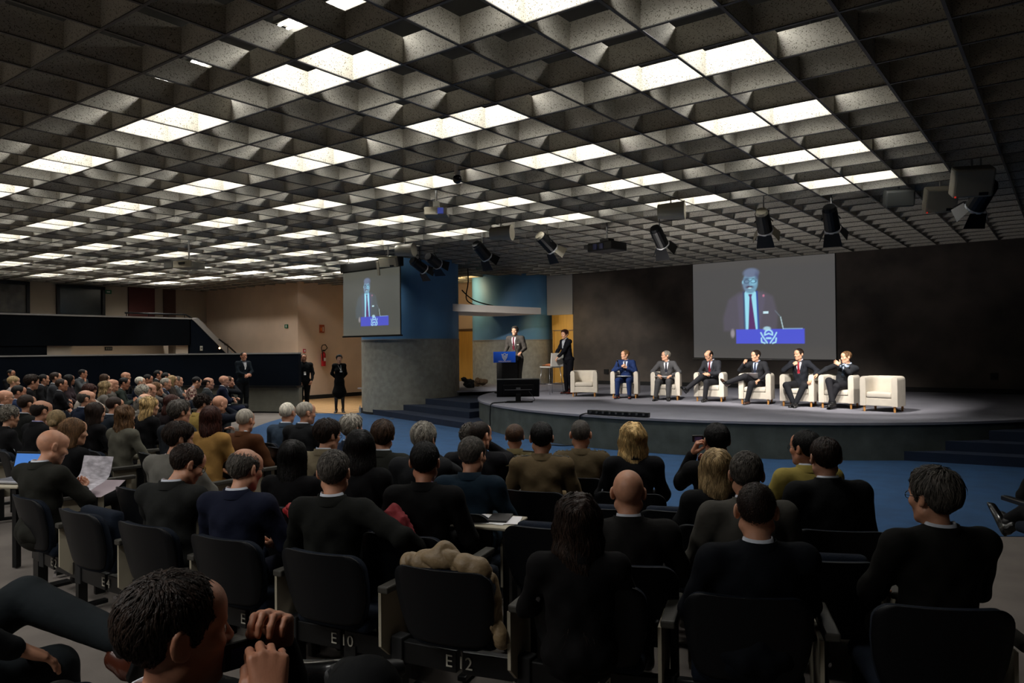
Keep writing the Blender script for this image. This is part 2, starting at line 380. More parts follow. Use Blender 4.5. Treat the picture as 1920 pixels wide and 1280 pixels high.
def sdf_mesh(prims, h, k=.02, post=None, relax=1):
    pos = [p for p in prims if not p['sub']]
    lo = np.min([_b(p)[0] for p in pos], 0) - 2.5 * h - k * .3; hi = np.max([_b(p)[1] for p in pos], 0) + 2.5 * h + k * .3
    n = np.ceil((hi - lo) / h).astype(int) + 1
    ax = [lo[i] + h * np.arange(n[i]) for i in range(3)]
    D = np.full(n, 1.0, np.float32); ID = np.zeros(n, np.int16)
    for i, p in enumerate(prims):
        kk = p['k'] if p['k'] is not None else k
        a, b = _b(p); m = kk + 2.2 * h
        i0 = np.clip(((a - m - lo) / h).astype(int), 0, n - 1); i1 = np.clip(((b + m - lo) / h).astype(int) + 2, 1, n)
        if (i1 <= i0).any(): continue
        sl = tuple(slice(i0[j], i1[j]) for j in range(3))
        X = ax[0][sl[0]][:, None, None]; Y = ax[1][sl[1]][None, :, None]; Z = ax[2][sl[2]][None, None, :]
        d = _d(p, X, Y, Z); c = D[sl]
        if p['sub']:
            d = -d; hh = np.clip(.5 - .5 * (c - d) / kk, 0, 1) if kk > 0 else (d > c) * 1.0
            D[sl] = c * (1 - hh) + d * hh + kk * hh * (1 - hh)
        else:
            ID[sl][d < c] = i
            hh = np.clip(.5 + .5 * (c - d) / max(kk, 1e-6), 0, 1)
            D[sl] = c * (1 - hh) + d * hh - kk * hh * (1 - hh)
    if post is not None: D = post(D, ax[0][:, None, None], ax[1][None, :, None], ax[2][None, None, :]).astype(np.float32)
    S = D < 0
    S[0] = S[-1] = False; S[:, 0] = S[:, -1] = False; S[:, :, 0] = S[:, :, -1] = False
    cnt = np.zeros(n - 1, np.int8)
    for c in CORN: cnt += S[c[0]:n[0] - 1 + c[0], c[1]:n[1] - 1 + c[1], c[2]:n[2] - 1 + c[2]]
    act = np.argwhere((cnt > 0) & (cnt < 8))
    vid = np.full(n - 1, -1, np.int32); vid[tuple(act.T)] = np.arange(len(act))
    cv = np.stack([D[tuple((act + c).T)] for c in CORN], 1); cs = np.stack([S[tuple((act + c).T)] for c in CORN], 1)
    acc = np.zeros((len(act), 3)); w = np.zeros(len(act))
    for a, b in EDG:
        m = cs[:, a] != cs[:, b]; va, vb = cv[m, a], cv[m, b]; t = np.clip(va / np.where(np.abs(va - vb) < 1e-9, 1e-9, va - vb), 0, 1)[:, None]
        acc[m] += CORN[a] * (1 - t) + CORN[b] * t; w[m] += 1
    P = lo + h * (act + acc / w[:, None])
    best = np.argmin(np.abs(cv), 1); vt = ID[tuple((act + CORN[best]).T)]
    Fs = []
    for axi in range(3):
        o1, o2 = [(1, 2), (2, 0), (0, 1)][axi]
        s0 = [slice(1, -1)] * 3; s0[axi] = slice(0, -1); s1 = list(s0); s1[axi] = slice(1, None)
        A, B = S[tuple(s0)], S[tuple(s1)]
        e = np.argwhere(A != B)
        if not len(e): continue
        sg = A[tuple(e.T)]
        off = np.ones(3, int); off[axi] = 0; e = e + off
        def cell(d1, d2):
            q = e.copy(); q[:, o1] += d1; q[:, o2] += d2; return vid[tuple(q.T)]
        q = np.stack([cell(-1, -1), cell(0, -1), cell(0, 0), cell(-1, 0)], 1)
        q[~sg] = q[~sg][:, ::-1]; Fs.append(q)
    Q = np.concatenate(Fs)
    for _ in range(relax):
        A = np.zeros_like(P); c = np.zeros(len(P))
        for a, b in ((0, 1), (1, 2), (2, 3), (3, 0)):
            np.add.at(A, Q[:, a], P[Q[:, b]]); np.add.at(c, Q[:, a], 1); np.add.at(A, Q[:, b], P[Q[:, a]]); np.add.at(c, Q[:, b], 1)
        P = .5 * P + .5 * A / np.maximum(c, 1)[:, None]
    tags = np.array([p['tag'] for p in prims])
    return P, Q, tags[vt]
def np_mesh(name, P, Fc, mi=None, smooth=True):
    me = bpy.data.meshes.new(name)
    if isinstance(Fc, np.ndarray):
        nf, k = Fc.shape; me.vertices.add(len(P)); me.vertices.foreach_set('co', np.ascontiguousarray(P, np.float32).ravel())
        me.loops.add(nf * k); me.loops.foreach_set('vertex_index', Fc.astype(np.int32).ravel()); me.polygons.add(nf)
        me.polygons.foreach_set('loop_start', np.arange(nf, dtype=np.int32) * k)
        me.update(calc_edges=True)
    else: me.from_pydata([tuple(p) for p in P], [], Fc)
    if mi is not None: me.polygons.foreach_set('material_index', np.asarray(mi, np.int32))
    me.polygons.foreach_set('use_smooth', np.ones(len(me.polygons), bool)) if smooth else None
    me.update(); return me
def drop(P, Q, T, keep):
    """keep faces; compact vertices"""
    Q = Q[keep]; T = T[keep]; u, inv = np.unique(Q, return_inverse=True); return P[u], inv.reshape(Q.shape), T
def rim(Q, near):
    """boundary vertices among those flagged near"""
    E = np.concatenate([Q[:, [0, 1]], Q[:, [1, 2]], Q[:, [2, 3]], Q[:, [3, 0]]]); Es = np.sort(E, 1)
    u, i, c = np.unique(Es, axis=0, return_index=True, return_counts=True); b = u[c == 1]
    v = np.unique(b); return v[near[v]]
def zipper(P, la, lb, c, axis):
    """triangles joining two star-shaped loops round an axis"""
    u = np.cross(axis, [0.31, .83, .2]); u /= np.linalg.norm(u); w = np.cross(axis, u)
    def order(l):
        d = P[l] - c; t = np.arctan2(d @ w, d @ u); o = np.argsort(t); return l[o], t[o]
    A, ta = order(la); B, tb = order(lb); n, m = len(A), len(B); i = j = 0; T = []
    while i < n or j < m:
        na = ta[i + 1] if i + 1 < n else ta[0] + 2 * math.pi; nb = tb[j + 1] if j + 1 < m else tb[0] + 2 * math.pi
        if i < n and (j >= m or na <= nb): T.append((A[i % n], A[(i + 1) % n], B[j % m])); i += 1
        else: T.append((A[i % n], B[(j + 1) % m], B[j % m])); j += 1
    return T

# ---- head: origin midway between chin and crown, face towards +Y
from mathutils.kdtree import KDTree
SKIN, BROW, LIP = 0, 1, 2
def head_prims(fem=False):
    j = .9 if fem else 1.0
    L = [ell((0, -.014, .030), (.077, .098, .088)), ell((0, .03, -.025), (.063 * j, .064, .085)),
         ell((0, .055, .045), (.058, .045, .05)),
         cone((-.05 * j, .002, -.062), .024, (-.012, .066, -.098), .021 * j), cone((.05 * j, .002, -.062), .024, (.012, .066, -.098), .021 * j),
         ell((0, .076, -.100), (.02, .016, .016)),
         cone((-.04, .078, .02), .012, (.04, .078, .02), .012, k=.014),
         ell((-.042, .063, -.022), (.024, .024, .022)), ell((.042, .063, -.022), (.024, .024, .022)),
         ell((0, .074, -.06), (.03, .022, .028)),
         cone((0, .0, -.07), .052 * j, (0, -.03, -.20), .054 * j, k=.03),
         ell((-.033, .094, .0), (.016, .012, .010), sub=True, k=.014), ell((.033, .094, .0), (.016, .012, .010), sub=True, k=.014),
         ell((-.033, .078, -.001), (.0145, .012, .011), k=.004), ell((.033, .078, -.001), (.0145, .012, .011), k=.004),
         cone((0, .088, .012), .0075, (0, .108, -.028), .0115, k=.012), ell((-.012, .098, -.033), (.0085, .01, .008), k=.008), ell((.012, .098, -.033), (.0085, .01, .008), k=.008)]
    for s in (-1, 1):
        a = math.radians(22) * s; R = np.array([[math.cos(a), -math.sin(a), 0], [math.sin(a), math.cos(a), 0], [0, 0, 1]])
        L += [ell((s * .082, -.014, -.002), (.0095, .021, .032), R=R, k=.008), ell((s * .079, -.004, -.022), (.009, .012, .014), k=.008),
              ell((s * .094, -.008, .002), (.007, .010, .017), R=R, sub=True, k=.006)]
    L += [cone((-.018, .0905, -.062), .0065, (.018, .0905, -.062), .0065, tag=LIP, k=.006), cone((-.014, .0885, -.073), .0075, (.014, .0885, -.073), .0075, tag=LIP, k=.006)]
    if not fem:
        for s in (-1, 1): L += [cone((s * .016, .0885, .021), .0052, (s * .046, .079, .023), .0045, tag=BROW, k=.004)]
    else:
        for s in (-1, 1): L += [cone((s * .016, .0885, .024), .0038, (s * .046, .079, .027), .0032, tag=BROW, k=.004)]
    return L
HEADCUT = -.150; HEADAX = V3(0, -.03 * .55, -.150)
HEADS = {}
def head(fem, hi):
    key = (fem, hi)
    if key not in HEADS:
        h = .0052 if hi else .0085
        P, Q, T = sdf_mesh(head_prims(fem), h, .022, relax=0 if hi else 0)
        P, Q, T = drop(P, Q, T[Q[:, 0]], P[Q].mean(1)[:, 2] > HEADCUT)
        HEADS[key] = (P, Q, T)
    return HEADS[key]
# ---- hands: wrist at the origin, fingers towards +Y, back of the hand +Z, thumb towards -X (right hand)
HANDS = {}
def hand(kind, hi):
    key = (kind, hi)
    if key in HANDS: return HANDS[key]
    bends = {'flat': (8, 14, 10), 'curl': (30, 42, 30), 'fist': (78, 92, 62), 'hold': (48, 55, 35), 'spread': (14, 18, 12)}[kind]
    L = [cone((0, -.05, 0), .027, (0, .012, 0), .026, flat=((0, 0, 1), .72)), cone((0, .02, -.004), .030, (0, .05, -.004), .032, flat=((0, 0, 1), .5))]
    xs = [(-.031, .072), (-.0105, .081), (.0105, .075), (.0305, .059)]
    for i, (x, ln) in enumerate(xs):
        y0 = .092 - (.006 if i in (0, 2) else 0) - (.014 if i == 3 else 0)
        L.append(cone((x * .55, .02, 0), .0145, (x, y0, 0), .0115, k=.012))
        p = V3(x, y0, 0); a = 0; fan = (x * (2.4 if kind == 'spread' else 1.0)); r = .0095 if i < 3 else .0085
        for b, fr in zip(bends, (.46, .30, .24)):
            a += math.radians(b); d = V3(fan * math.cos(a) * (1 if a < 1.2 else .2), math.cos(a), -math.sin(a)); d /= np.linalg.norm(d); q = p + d * ln * fr
            L.append(cone(p, r, q, r * .92, k=.004)); p = q; r *= .92
    th = [(-.018, .016, -.006), (-.044, .046, -.016), (-.054, .078, -.026), (-.052, .102, -.032)]
    if kind in ('fist', 'hold'): th = [(-.018, .016, -.008), (-.042, .046, -.022), (-.038, .076, -.042), (-.018, .088, -.052)]
    if kind == 'spread': th = [(-.018, .016, -.004), (-.05, .042, -.008), (-.072, .066, -.012), (-.088, .084, -.016)]
    for (a, b), r in zip(zip(th, th[1:]), (.0155, .0122, .0105)): L.append(cone(a, r, b, r * .88, k=.006))
    P, Q, T = sdf_mesh(L, .0046 if hi else .0075, .008, relax=0)
    P, Q, T = drop(P, Q, T[Q[:, 0]], P[Q].mean(1)[:, 1] > -.032)
    HANDS[key] = (P, Q, T); return HANDS[key]

def noise3(P, s, seed=0):
    r = np.random.default_rng(seed); v = np.zeros(len(P))
    for i in range(6):
        k = r.normal(0, s, 3); v += np.sin(P @ k + r.random() * 6.28)
    return v / 6
# ---- hair pieces in head coordinates
def poly_cut(pts):
    ys = np.array([p[0] for p in pts]); zs = np.array([p[1] for p in pts]); o = np.argsort(ys); ys, zs = ys[o], zs[o]
    return lambda D, X, Y, Z: np.maximum(D, (np.interp(Y, ys, zs) + 0 * X) - Z)
SHORTCUT = [(.12, .080), (.092, .068), (.070, .054), (.04, .022), (.026, -.008), (.012, -.012), (.004, .022), (-.03, .026), (-.038, -.028), (-.06, -.062), (-.13, -.078)]
def strands(P, Q, N, length, width, seed, flow, lift=.12, seg=3, droop=0.0):
    loose = droop > 0
    """tapered three-sided locks growing over a hair shell"""
    r = np.random.default_rng(seed)
    A = P[Q]; ar = np.linalg.norm(np.cross(A[:, 1] - A[:, 0], A[:, 3] - A[:, 0]), axis=1); nrm = np.cross(A[:, 1] - A[:, 0], A[:, 3] - A[:, 0]); nrm /= np.maximum(np.linalg.norm(nrm, axis=1), 1e-9)[:, None]
    idx = r.choice(len(Q), N, p=ar / ar.sum()); u = r.random((N, 1)); v = r.random((N, 1))
    p = (A[idx, 0] * (1 - u) + A[idx, 1] * u) * (1 - v) + (A[idx, 3] * (1 - u) + A[idx, 2] * u) * v; n = nrm[idx]
    f = flow(p, n, r); f -= n * (f * n).sum(1)[:, None]; f /= np.maximum(np.linalg.norm(f, axis=1), 1e-6)[:, None]
    L = length * (.6 + .8 * r.random((N, 1))); W = width * (.6 + .8 * r.random((N, 1)))
    side = np.cross(n, f); kd = KDTree(len(P)); vn = np.zeros_like(P); np.add.at(vn, Q.ravel(), np.repeat(nrm, 4, 0)); vn /= np.maximum(np.linalg.norm(vn, axis=1), 1e-9)[:, None]
    for i, q in enumerate(P): kd.insert(q, i)
    kd.balance()
    pts = [p - n * width * .5]; cur = p; bias = r.normal(0, .20, (N, 1)) + .35 * noise3(p, 34, seed)[:, None]; off = lift * .034 * (.2 + 1.1 * r.random((N, 1)))
    for s in range(seg):
        f = flow(cur, n, r) if s else f
        f = f - n * (f * n).sum(1)[:, None]; f /= np.maximum(np.linalg.norm(f, axis=1), 1e-6)[:, None]
        f = f + np.cross(n, f) * bias; cur = cur + f * L / seg
        j = np.array([kd.find(q)[1] for q in cur]); n2 = vn[j]; dn = ((cur - P[j]) * n2).sum(1)[:, None]
        free = (np.abs(n2[:, 2:]) > .75) & (cur[:, 2:] < -.02) & loose
        cur = np.where(free, cur, cur + n2 * (np.clip(dn, off * .6, off * (1.2 + .5 * (s == seg - 1))) - dn)); n = np.where(free, n, n2)
        pts.append(cur)
    vs = []; k = seg + 1
    for s, q in enumerate(pts):
        w = W * (1, 1, .75, .2, .15, .1)[min(s + (0 if seg > 2 else 1), 5)] if s else W * .8
        vs += [q + side * w, q + n * w * .7, q - side * w]
    Vv = np.stack(vs, 1); Fc = []
    for s in range(seg):
        for e in range(3 - 1): Fc.append([3 * s + e, 3 * s + e + 1, 3 * s + 3 + e + 1, 3 * s + 3 + e])
    Fc = np.array(Fc); Fa = (Fc[None] + (np.arange(N) * 3 * k)[:, None, None]).reshape(-1, 4)
    return Vv.reshape(-1, 3), Fa
def flow_short(p, n, r):
    w = V3(.012, -.055, .118); d = p - w; d[:, 1] -= .02; fr = (p[:, 1] > .03) & (p[:, 2] > .06); d[fr] += V3(.05, -.02, .0) ; return d + r.normal(0, .014, d.shape)
def flow_down(p, n, r):
    d = np.zeros_like(p); top = np.clip((p[:, 2] - .06) / .05, 0, 1); d[:, 2] = -1 + top * .8; d[:, 0] = np.sign(p[:, 0] - .015) * top * 1.0; d[:, 1] = -.35 * top; return d + r.normal(0, .07, d.shape)
def flow_curl(p, n, r): return r.normal(0, 1, p.shape)
HAIR = {}
def hair(kind, hi):
    key = (kind, hi)
    if key in HAIR: return HAIR[key]
    h = .006 if hi else .009; S = [ell((0, -.016, .034), (.0815, .1025, .0905))]; cut = poly_cut(SHORTCUT); L = .032; N = 3000; W = .0023; fl = flow_short; lift = .14; dr = 0
    face = ell((0, .105, -.045), (.066, .066, .105), sub=True, k=.01); post = cut; seed = len(HAIR) + 3; disp = .0025
    if kind == 'buzz': S = [ell((0, -.015, .0325), (.0790, .1000, .0895))]; L = .010; N = 1500; W = .0012; disp = .0008
    if kind == 'thick': S = [ell((0, -.020, .038), (.088, .110, .097)), ell((0, .045, .085), (.055, .04, .035))]; L = .06; N = 2600; W = .003; disp = .005; lift = .2
    if kind == 'thick': post = poly_cut([(a, b - (.012 if a < -.03 else 0)) for a, b in SHORTCUT])
    if kind == 'fringe':
        S = [ell((0, -.02, .022), (.082, .100, .086)), ell((0, .04, .12), (.062, .10, .062), sub=True, k=.008), ell((0, -.02, .16), (.055, .08, .07), sub=True, k=.008)]; L = .022; N = 1500
    if kind == 'recede':
        S.append(ell((-.05, .085, .09), (.035, .06, .045), sub=True, k=.01)); S.append(ell((.05, .085, .09), (.035, .06, .045), sub=True, k=.01)); L = .028
    if kind == 'curly': S = [ell((0, -.018, .040), (.090, .110, .098))]; fl = flow_curl; L = .03; N = 3000; W = .003; disp = .007; lift = .5
    if kind == 'bowl': S = [ell((0, -.012, .032), (.090, .110, .093))]; post = poly_cut([(.13, .045), (.08, .038), (.05, .02), (.02, -.01), (-.04, -.035), (-.13, -.05)]); fl = flow_down; L = .07; N = 1800
    if kind in ('bob', 'bobw', 'long', 'bun', 'longw', 'pony'):
        zb = {'bob': -.13, 'bobw': -.15, 'long': -.30, 'longw': -.33, 'bun': 0, 'pony': 0}[kind]; fl = flow_down; W = .0026
        if kind in ('bun', 'pony'):
            S = [ell((0, -.018, .033), (.0835, .105, .092))]; post = poly_cut([(.12, .066), (.092, .056), (.062, .032), (.03, .0), (-.02, -.02), (-.06, -.05), (-.13, -.06)])
            L = .06; N = 1800
            fl = lambda p, n, r: V3(0, -.115, -.01) - p + r.normal(0, .01, p.shape)
            S.append(ell((0, -.120, -.015 if kind == 'bun' else .0), (.040, .036, .036) if kind == 'bun' else (.022, .022, .022), k=.012))
            if kind == 'pony': S.append(cone((0, -.13, -.01), .022, (0, -.12, -.19), .020)); post = lambda D, X, Y, Z, c=post: np.minimum(c(D, X, Y, Z), np.maximum(D, Y + .115))
        else:
            S = [ell((0, -.022, .034), (.090, .110, .094)), face]
            S += [cone((0, -.05, .0), .082, (0, -.072, zb), .070 if kind in ('long', 'longw') else .082, flat=((0, 1, 0), .62), k=.03)]
            for s in (-1, 1): S.append(cone((s * .072, -.02, .0), .032, (s * (.080 if kind != 'longw' else .09), -.03, max(zb, -.22) * .9), .03 if zb > -.2 else .026, k=.03))
            S = S[:1] + S[2:] + [ell((0, .10, -.05), (.064, .082, .118), sub=True, k=.012)]
            post = None; L = .10 if zb > -.2 else .15; N = 2600; dr = .1; disp = .004 if kind in ('bob', 'long') else .008
    P, Q, T = sdf_mesh(S, h, .02, post=post, relax=1)
    # inner side is hidden by the skull; roughen the shell
    c = V3(0, -.015, .03); d = P - c; d /= np.linalg.norm(d, axis=1)[:, None]
    st = P * np.array([1, 1, .25]) if kind in ('long', 'longw', 'bob', 'bobw') else P
    P = P + d * (noise3(st, 260 if disp < .004 else 150, 5) * disp)[:, None]
    if kind in ('longw', 'bobw'): P[:, 0] += .006 * np.sin(P[:, 2] * 60); P[:, 1] += .006 * np.cos(P[:, 2] * 52 + P[:, 0] * 40)
    if hi or kind in ('curly', 'thick', 'long', 'longw', 'bob', 'bobw'):
        seg = 4 if L > .08 else 3
        n = N if hi else N // 4
        sv, sf = strands(P, Q, n, L, W * (1 if hi else 2), seed, fl, lift, seg, dr)
        Q = np.concatenate([Q, sf + len(P)]); P = np.concatenate([P, sv])
    me = np_mesh('hair_' + kind, P, Q); me.materials.append(mat('hair_D', '2a1c14', .5))
    HAIR[key] = me; return me
HC = dict(K='0d0b0a', D='241811', B='3d2a1c', L='6b4e33', Y='a38a62', O='c2a26c', G='8d877c', S='4e4943', W='c2bcae', R='3a1c14', T='7a5a3c')
def hair_mat(k): return mat('hair_' + k + '_strands', HC[k], .5, spec=.22, noise=.4, nscale=50, stretch=(1, 1, .3), island=.5, bump=.3, bscale=220)
SK = {0: 'c58f72', 1: 'b57c60', 2: 'd6a283', 3: '96644a'}
def skin_mat(i): return mat('skin_%d' % i, SK[i], .5, noise=.10, nscale=30, bump=.05, bscale=200)
M_LIP = mat('lips', '9a5348', .45); M_EYEW = mat('eye_white', 'd8d4cc', .25); M_IRIS = mat('iris', '1e140e', .2)
def eye_mesh():
    me = MB()
    n, m = 8, 12; v = []; f = []; mi = []
    for i in range(n + 1):
        a = math.pi * i / n
        for j in range(m): v.append((.0125 * math.sin(a) * math.cos(2 * math.pi * j / m), .0125 * math.cos(a), .0125 * math.sin(a) * math.sin(2 * math.pi * j / m)))
    for i in range(n):
        for j in range(m): f.append((i * m + j, i * m + (j + 1) % m, (i + 1) * m + (j + 1) % m, (i + 1) * m + j)); mi.append(1 if i < 2 else 0)
    me.add(v, f); me.m = mi; r = me.mesh('eye', True); r.materials.append(M_EYEW); r.materials.append(M_IRIS); return r
EYE = eye_mesh()
def glasses_mesh():
    mb = MB(); 
    for s in (-1, 1):
        ring = [(s * .033 + .022 * math.cos(t), .103 - abs(.022 * math.cos(t)) * .12, .0 + .0165 * math.sin(t)) for t in np.linspace(0, 2 * math.pi, 15)]
        mb.path(ring, .0018, n=5)
        mb.path([(s * .055, .100, .004), (s * .080, .07, .006), (s * .086, .0, .006), (s * .083, -.02, -.006)], .0018, n=5)
    mb.path([(-.011, .104, .003), (0, .108, .006), (.011, .104, .003)], .0016, n=5)
    me = mb.mesh('glasses', True); me.materials.append(M_BLACK); return me
GLASSES = glasses_mesh()
def shoe_mesh():
    S = [cone((0, -.07, .045), .040, (0, .02, .042), .038), cone((0, .02, .038), .040, (0, .15, .028), .034, flat=((0, 0, 1), .8)), cone((0, -.06, .06), .042, (0, -.055, .10), .043),
         cone((0, -.075, .012), .040, (0, .16, .012), .042, flat=((0, 0, 1), .34), tag=1, k=.004)]
    P, Q, T = sdf_mesh(S, .010, .015); me = np_mesh('shoe', P, Q, (T[Q[:, 0]] == 1) * 1); return me
SHOE0 = shoe_mesh()
def shoe(color):
    k = 'shoe_' + color
    if k not in bpy.data.meshes:
        me = SHOE0.copy(); me.name = k; me.materials.append(mat(k, color, .25, coat=.4)); me.materials.append(M_BLACK)
    return bpy.data.meshes[k]

def rot_from(y, z):
    y = y / np.linalg.norm(y); z = z - y * (y @ z); z /= np.linalg.norm(z); x = np.cross(y, z); return np.stack([x, y, z], 1)
def ik(a, b, l1, l2, hint):
    d = b - a; D = np.linalg.norm(d); 
    if D > (l1 + l2) * .995: b = a + d / D * (l1 + l2) * .995; d = b - a; D = np.linalg.norm(d)
    t = (l1 * l1 - l2 * l2 + D * D) / (2 * D); hgt = math.sqrt(max(l1 * l1 - t * t, 1e-6)); u = d / D; w = hint - u * (hint @ u); w /= max(np.linalg.norm(w), 1e-6)
    return a + u * t + w * hgt, b
POSES = dict(   # wrist targets (x right, y forward, z above the seat hip), elbow hint, hand kind, back-of-hand normal
    lap=[((.10, .30, .15), (.7, -.4, -.5), 'curl', (0, .2, 1)), ((-.10, .30, .15), (-.7, -.4, -.5), 'curl', (0, .2, 1))],
    fold=[((-.02, .25, .22), (.8, -.2, -.4), 'curl', (.1, .8, .5)), ((.03, .27, .19), (-.8, -.2, -.4), 'curl', (-.1, .8, .5))],
    cross=[((-.14, .20, .30), (.9, -.1, -.4), 'curl', (0, .9, .3)), ((.14, .24, .26), (-.9, -.1, -.4), 'curl', (0, .9, .3))],
    chin=[((.05, .20, .50), (.8, .2, -.7), 'curl', (0, .9, -.3)), ((-.02, .25, .20), (-.8, -.2, -.4), 'curl', (0, .3, 1))],
    chinL=[((.02, .25, .20), (.8, -.2, -.4), 'curl', (0, .3, 1)), ((-.05, .20, .50), (-.8, .2, -.7), 'curl', (0, .9, -.3))],
    phone=[((.05, .30, .28), (.8, -.3, -.4), 'hold', (.3, -.2, -.9)), ((-.05, .30, .27), (-.8, -.3, -.4), 'hold', (-.3, -.2, -.9))],
    camera=[((.02, .24, .46), (.5, .1, -1), 'hold', (.9, .2, .2)), ((-.13, .20, .56), (-.35, -.1, -1), 'hold', (-.9, .2, .2))],
    armR=[((.50, .10, .20), (.5, -.7, .0), 'curl', (.2, .2, 1)), ((-.12, .28, .16), (-.8, -.3, -.4), 'curl', (0, .2, 1))],
    rest=[((.27, .22, .22), (.6, -.7, -.2), 'curl', (0, .2, 1)), ((-.27, .22, .22), (-.6, -.7, -.2), 'curl', (0, .2, 1))],
)
def cloth(hexc, rough=.85): return mat('cloth_' + hexc, hexc, rough, noise=.12, nscale=5, bump=.5, bscale=9, spec=.12)
def plaid_mat():
    m = mat('plaid_shirt', '8a5a50', .85); nt = m.node_tree; b = nt.nodes['Principled BSDF']
    c = nt.nodes.new('ShaderNodeTexChecker'); c.inputs['Scale'].default_value = 16; c.inputs[1].default_value = (*lin('b8a090'), 1); c.inputs[2].default_value = (*lin('5a2c28'), 1)
    tc = nt.nodes.new('ShaderNodeTexCoord'); nt.links.new(tc.outputs['Object'], c.inputs[0]); nt.links.new(c.outputs[0], b.inputs['Base Color']); return m
NV = [0]
def person(loc, heading, label, crown=1.27, hyaw=0, pitch=0, roll=0, hairk='short', hc='D', skin=0, top='1a1a1c', kind='suit', shirt='c9ccd6', trousers=None, fem=False, pose='lap', lean=4,
           hi=True, sit=True, legs=None, width=1.0, glasses=False, eyes=False, shoes=None, detail=False, tie=None, arms=None, anchor='crown', seat=.46, group=None, side=0, vcut=.26, cat='person', skirt=None, collar=True, headdrop=0, thigh=.44, scale=1.0):
    """one seated or standing figure: a single body skin with clothing, hair, eyes and glasses as parts. Returns the root and key points"""
    trousers = trousers or top; sc = .955 if fem else 1.0; w = width * (.92 if fem else 1.0)
    hz = seat + .055 if sit else .93 * (crown / 1.78)
    la = math.radians(lean); lr = math.radians(side)
    t = V3(math.sin(lr), math.sin(la), math.cos(la) * math.cos(lr)); t /= np.linalg.norm(t); fw = np.cross(V3(1, 0, 0), t); fw = np.cross(t, V3(1, 0, 0)); fw /= np.linalg.norm(fw); rt = np.cross(fw, t)
    hip = V3(0, 0, hz); Lt = (crown - .266 * sc + headdrop - hz) / t[2]; N = hip + t * Lt
    sh = .172 * w; hy, hp = math.radians(-hyaw), math.radians(-pitch)
    Rz = np.array([[math.cos(hy), -math.sin(hy), 0], [math.sin(hy), math.cos(hy), 0], [0, 0, 1]]); Rx = np.array([[1, 0, 0], [0, math.cos(hp), -math.sin(hp)], [0, math.sin(hp), math.cos(hp)]])
    ro = math.radians(roll); Ry = np.array([[math.cos(ro), 0, math.sin(ro)], [0, 1, 0], [-math.sin(ro), 0, math.cos(ro)]])
    RH = Rz @ Rx @ Ry
    Np = N + t * .003 + V3(0, .012 + .02 * math.sin(math.radians(max(pitch, 0))), 0); Hc = Np - sc * (RH @ HEADAX)
    SHL = [N + rt * s * sh - t * .050 for s in (1, -1)]
    # arms
    A = arms or POSES[pose]; arm = []
    for s, (wt, hint, hk, nb) in zip((1, -1), A):
        S0 = SHL[0 if s > 0 else 1]; tgt = V3(wt[0] * w if abs(wt[0]) < .3 else wt[0], wt[1], wt[2]) + V3(0, 0, hz)
        e, wr = ik(S0, tgt, .275 * sc, .245 * sc, V3(*hint)); arm.append((S0, e, wr, hk, V3(*nb)))
    # legs
    lg = []
    if legs is None:
        legs = [((.12, .42, None), (.13, .42, .09)), ((-.12, .42, None), (-.13, .42, .09))] if sit else [((.09, .02, .5 * crown / 1.75), (.10, -.01, .09)), ((-.09, .02, .5 * crown / 1.75), (-.10, -.01, .09))]
    for s, (kn, an) in zip((1, -1), legs):
        kz = kn[2] if kn[2] is not None else hz + .005; K = V3(kn[0], kn[1], kz); hj = hip + V3(s * .088 * w, 0, -.005 if sit else -.03)
        L = np.linalg.norm(K - hj); K = hj + (K - hj) / L * (thigh if sit else L)
        lg.append((hj, K, V3(*an)))
    SKN, SHI, TRO, SOC = 0, 1, 2, 3
    b = [ell(hip + t * .0, (.165 * w, .125, .12), tag=TRO), cone(hip + t * .05, .135 * w, hip + t * Lt * .45, .132 * w, tag=SHI, flat=(fw, .78)), cone(hip + t * Lt * .45, .14 * w, N - t * .14, .155 * w, tag=SHI, flat=(fw, .68)),
         cone(SHL[0], .058, SHL[1], .058, tag=SHI), cone(N - t * .02, .052 * sc, N + t * .045 + V3(0, .012, 0), .051 * sc, tag=SKN, k=.012)]
    for s in (1, -1): b.append(cone(N - t * .01 + rt * s * .03, .040, SHL[0 if s > 0 else 1] - rt * s * .02, .048, tag=SHI))
    if fem:
        for s in (1, -1): b.append(ell(N - t * .20 + fw * .085 + rt * s * .07, (.062, .05, .062), tag=SHI, k=.04))
    for S0, e, wr, hk, nb in arm:
        b += [cone(S0, .050 * w, e, .041, tag=SHI), cone(e, .041, wr, .026, tag=SKN, k=.012)]
    for hj, K, an in lg:
        b += [cone(hj, .088 * w, K, .060, tag=TRO), cone(K, .060, an, .040 if not skirt else .034, tag=TRO if not skirt else SOC), ]
        d = an - K; f = V3(0, 1, 0) - d * (d[1] / (d @ d)); f /= np.linalg.norm(f); dn = -np.cross(f, V3(1, 0, 0)); dn = d / np.linalg.norm(d)
        if abs(dn[2]) > .85: f = V3(0, 1, 0); dn = V3(0, 0, -1)
        b.append(cone(an + dn * .02 - f * .03, .036, an + dn * .045 + f * .13, .030, tag=SOC))
    hb = .017 if hi else .022
    P, Q, T = sdf_mesh(b, hb, .03); T = T[Q[:, 0]]
    # open the neck and the wrists, then weld head and hands on
    cen = P[Q].mean(1); kill = (T == SKN) & (((cen - Np) @ t) > -.004) & (np.linalg.norm(cen - Np, axis=1) < .12)
    parts = [(Np, t, 'h', None)]
    for S0, e, wr, hk, nb in arm:
        d = (wr - e) / np.linalg.norm(wr - e); kill |= (T == SKN) & (((cen - wr) @ d) > -.022) & (np.linalg.norm(cen - wr, axis=1) < .07)
        parts.append((wr, d, hk, nb))
    P, Q, T = drop(P, Q, T, ~kill)
    pos = [P]; fq = [Q]; ft = [T]; extra = []; off = len(P); slots = []
    HP, HQ, HT = head(fem, hi)
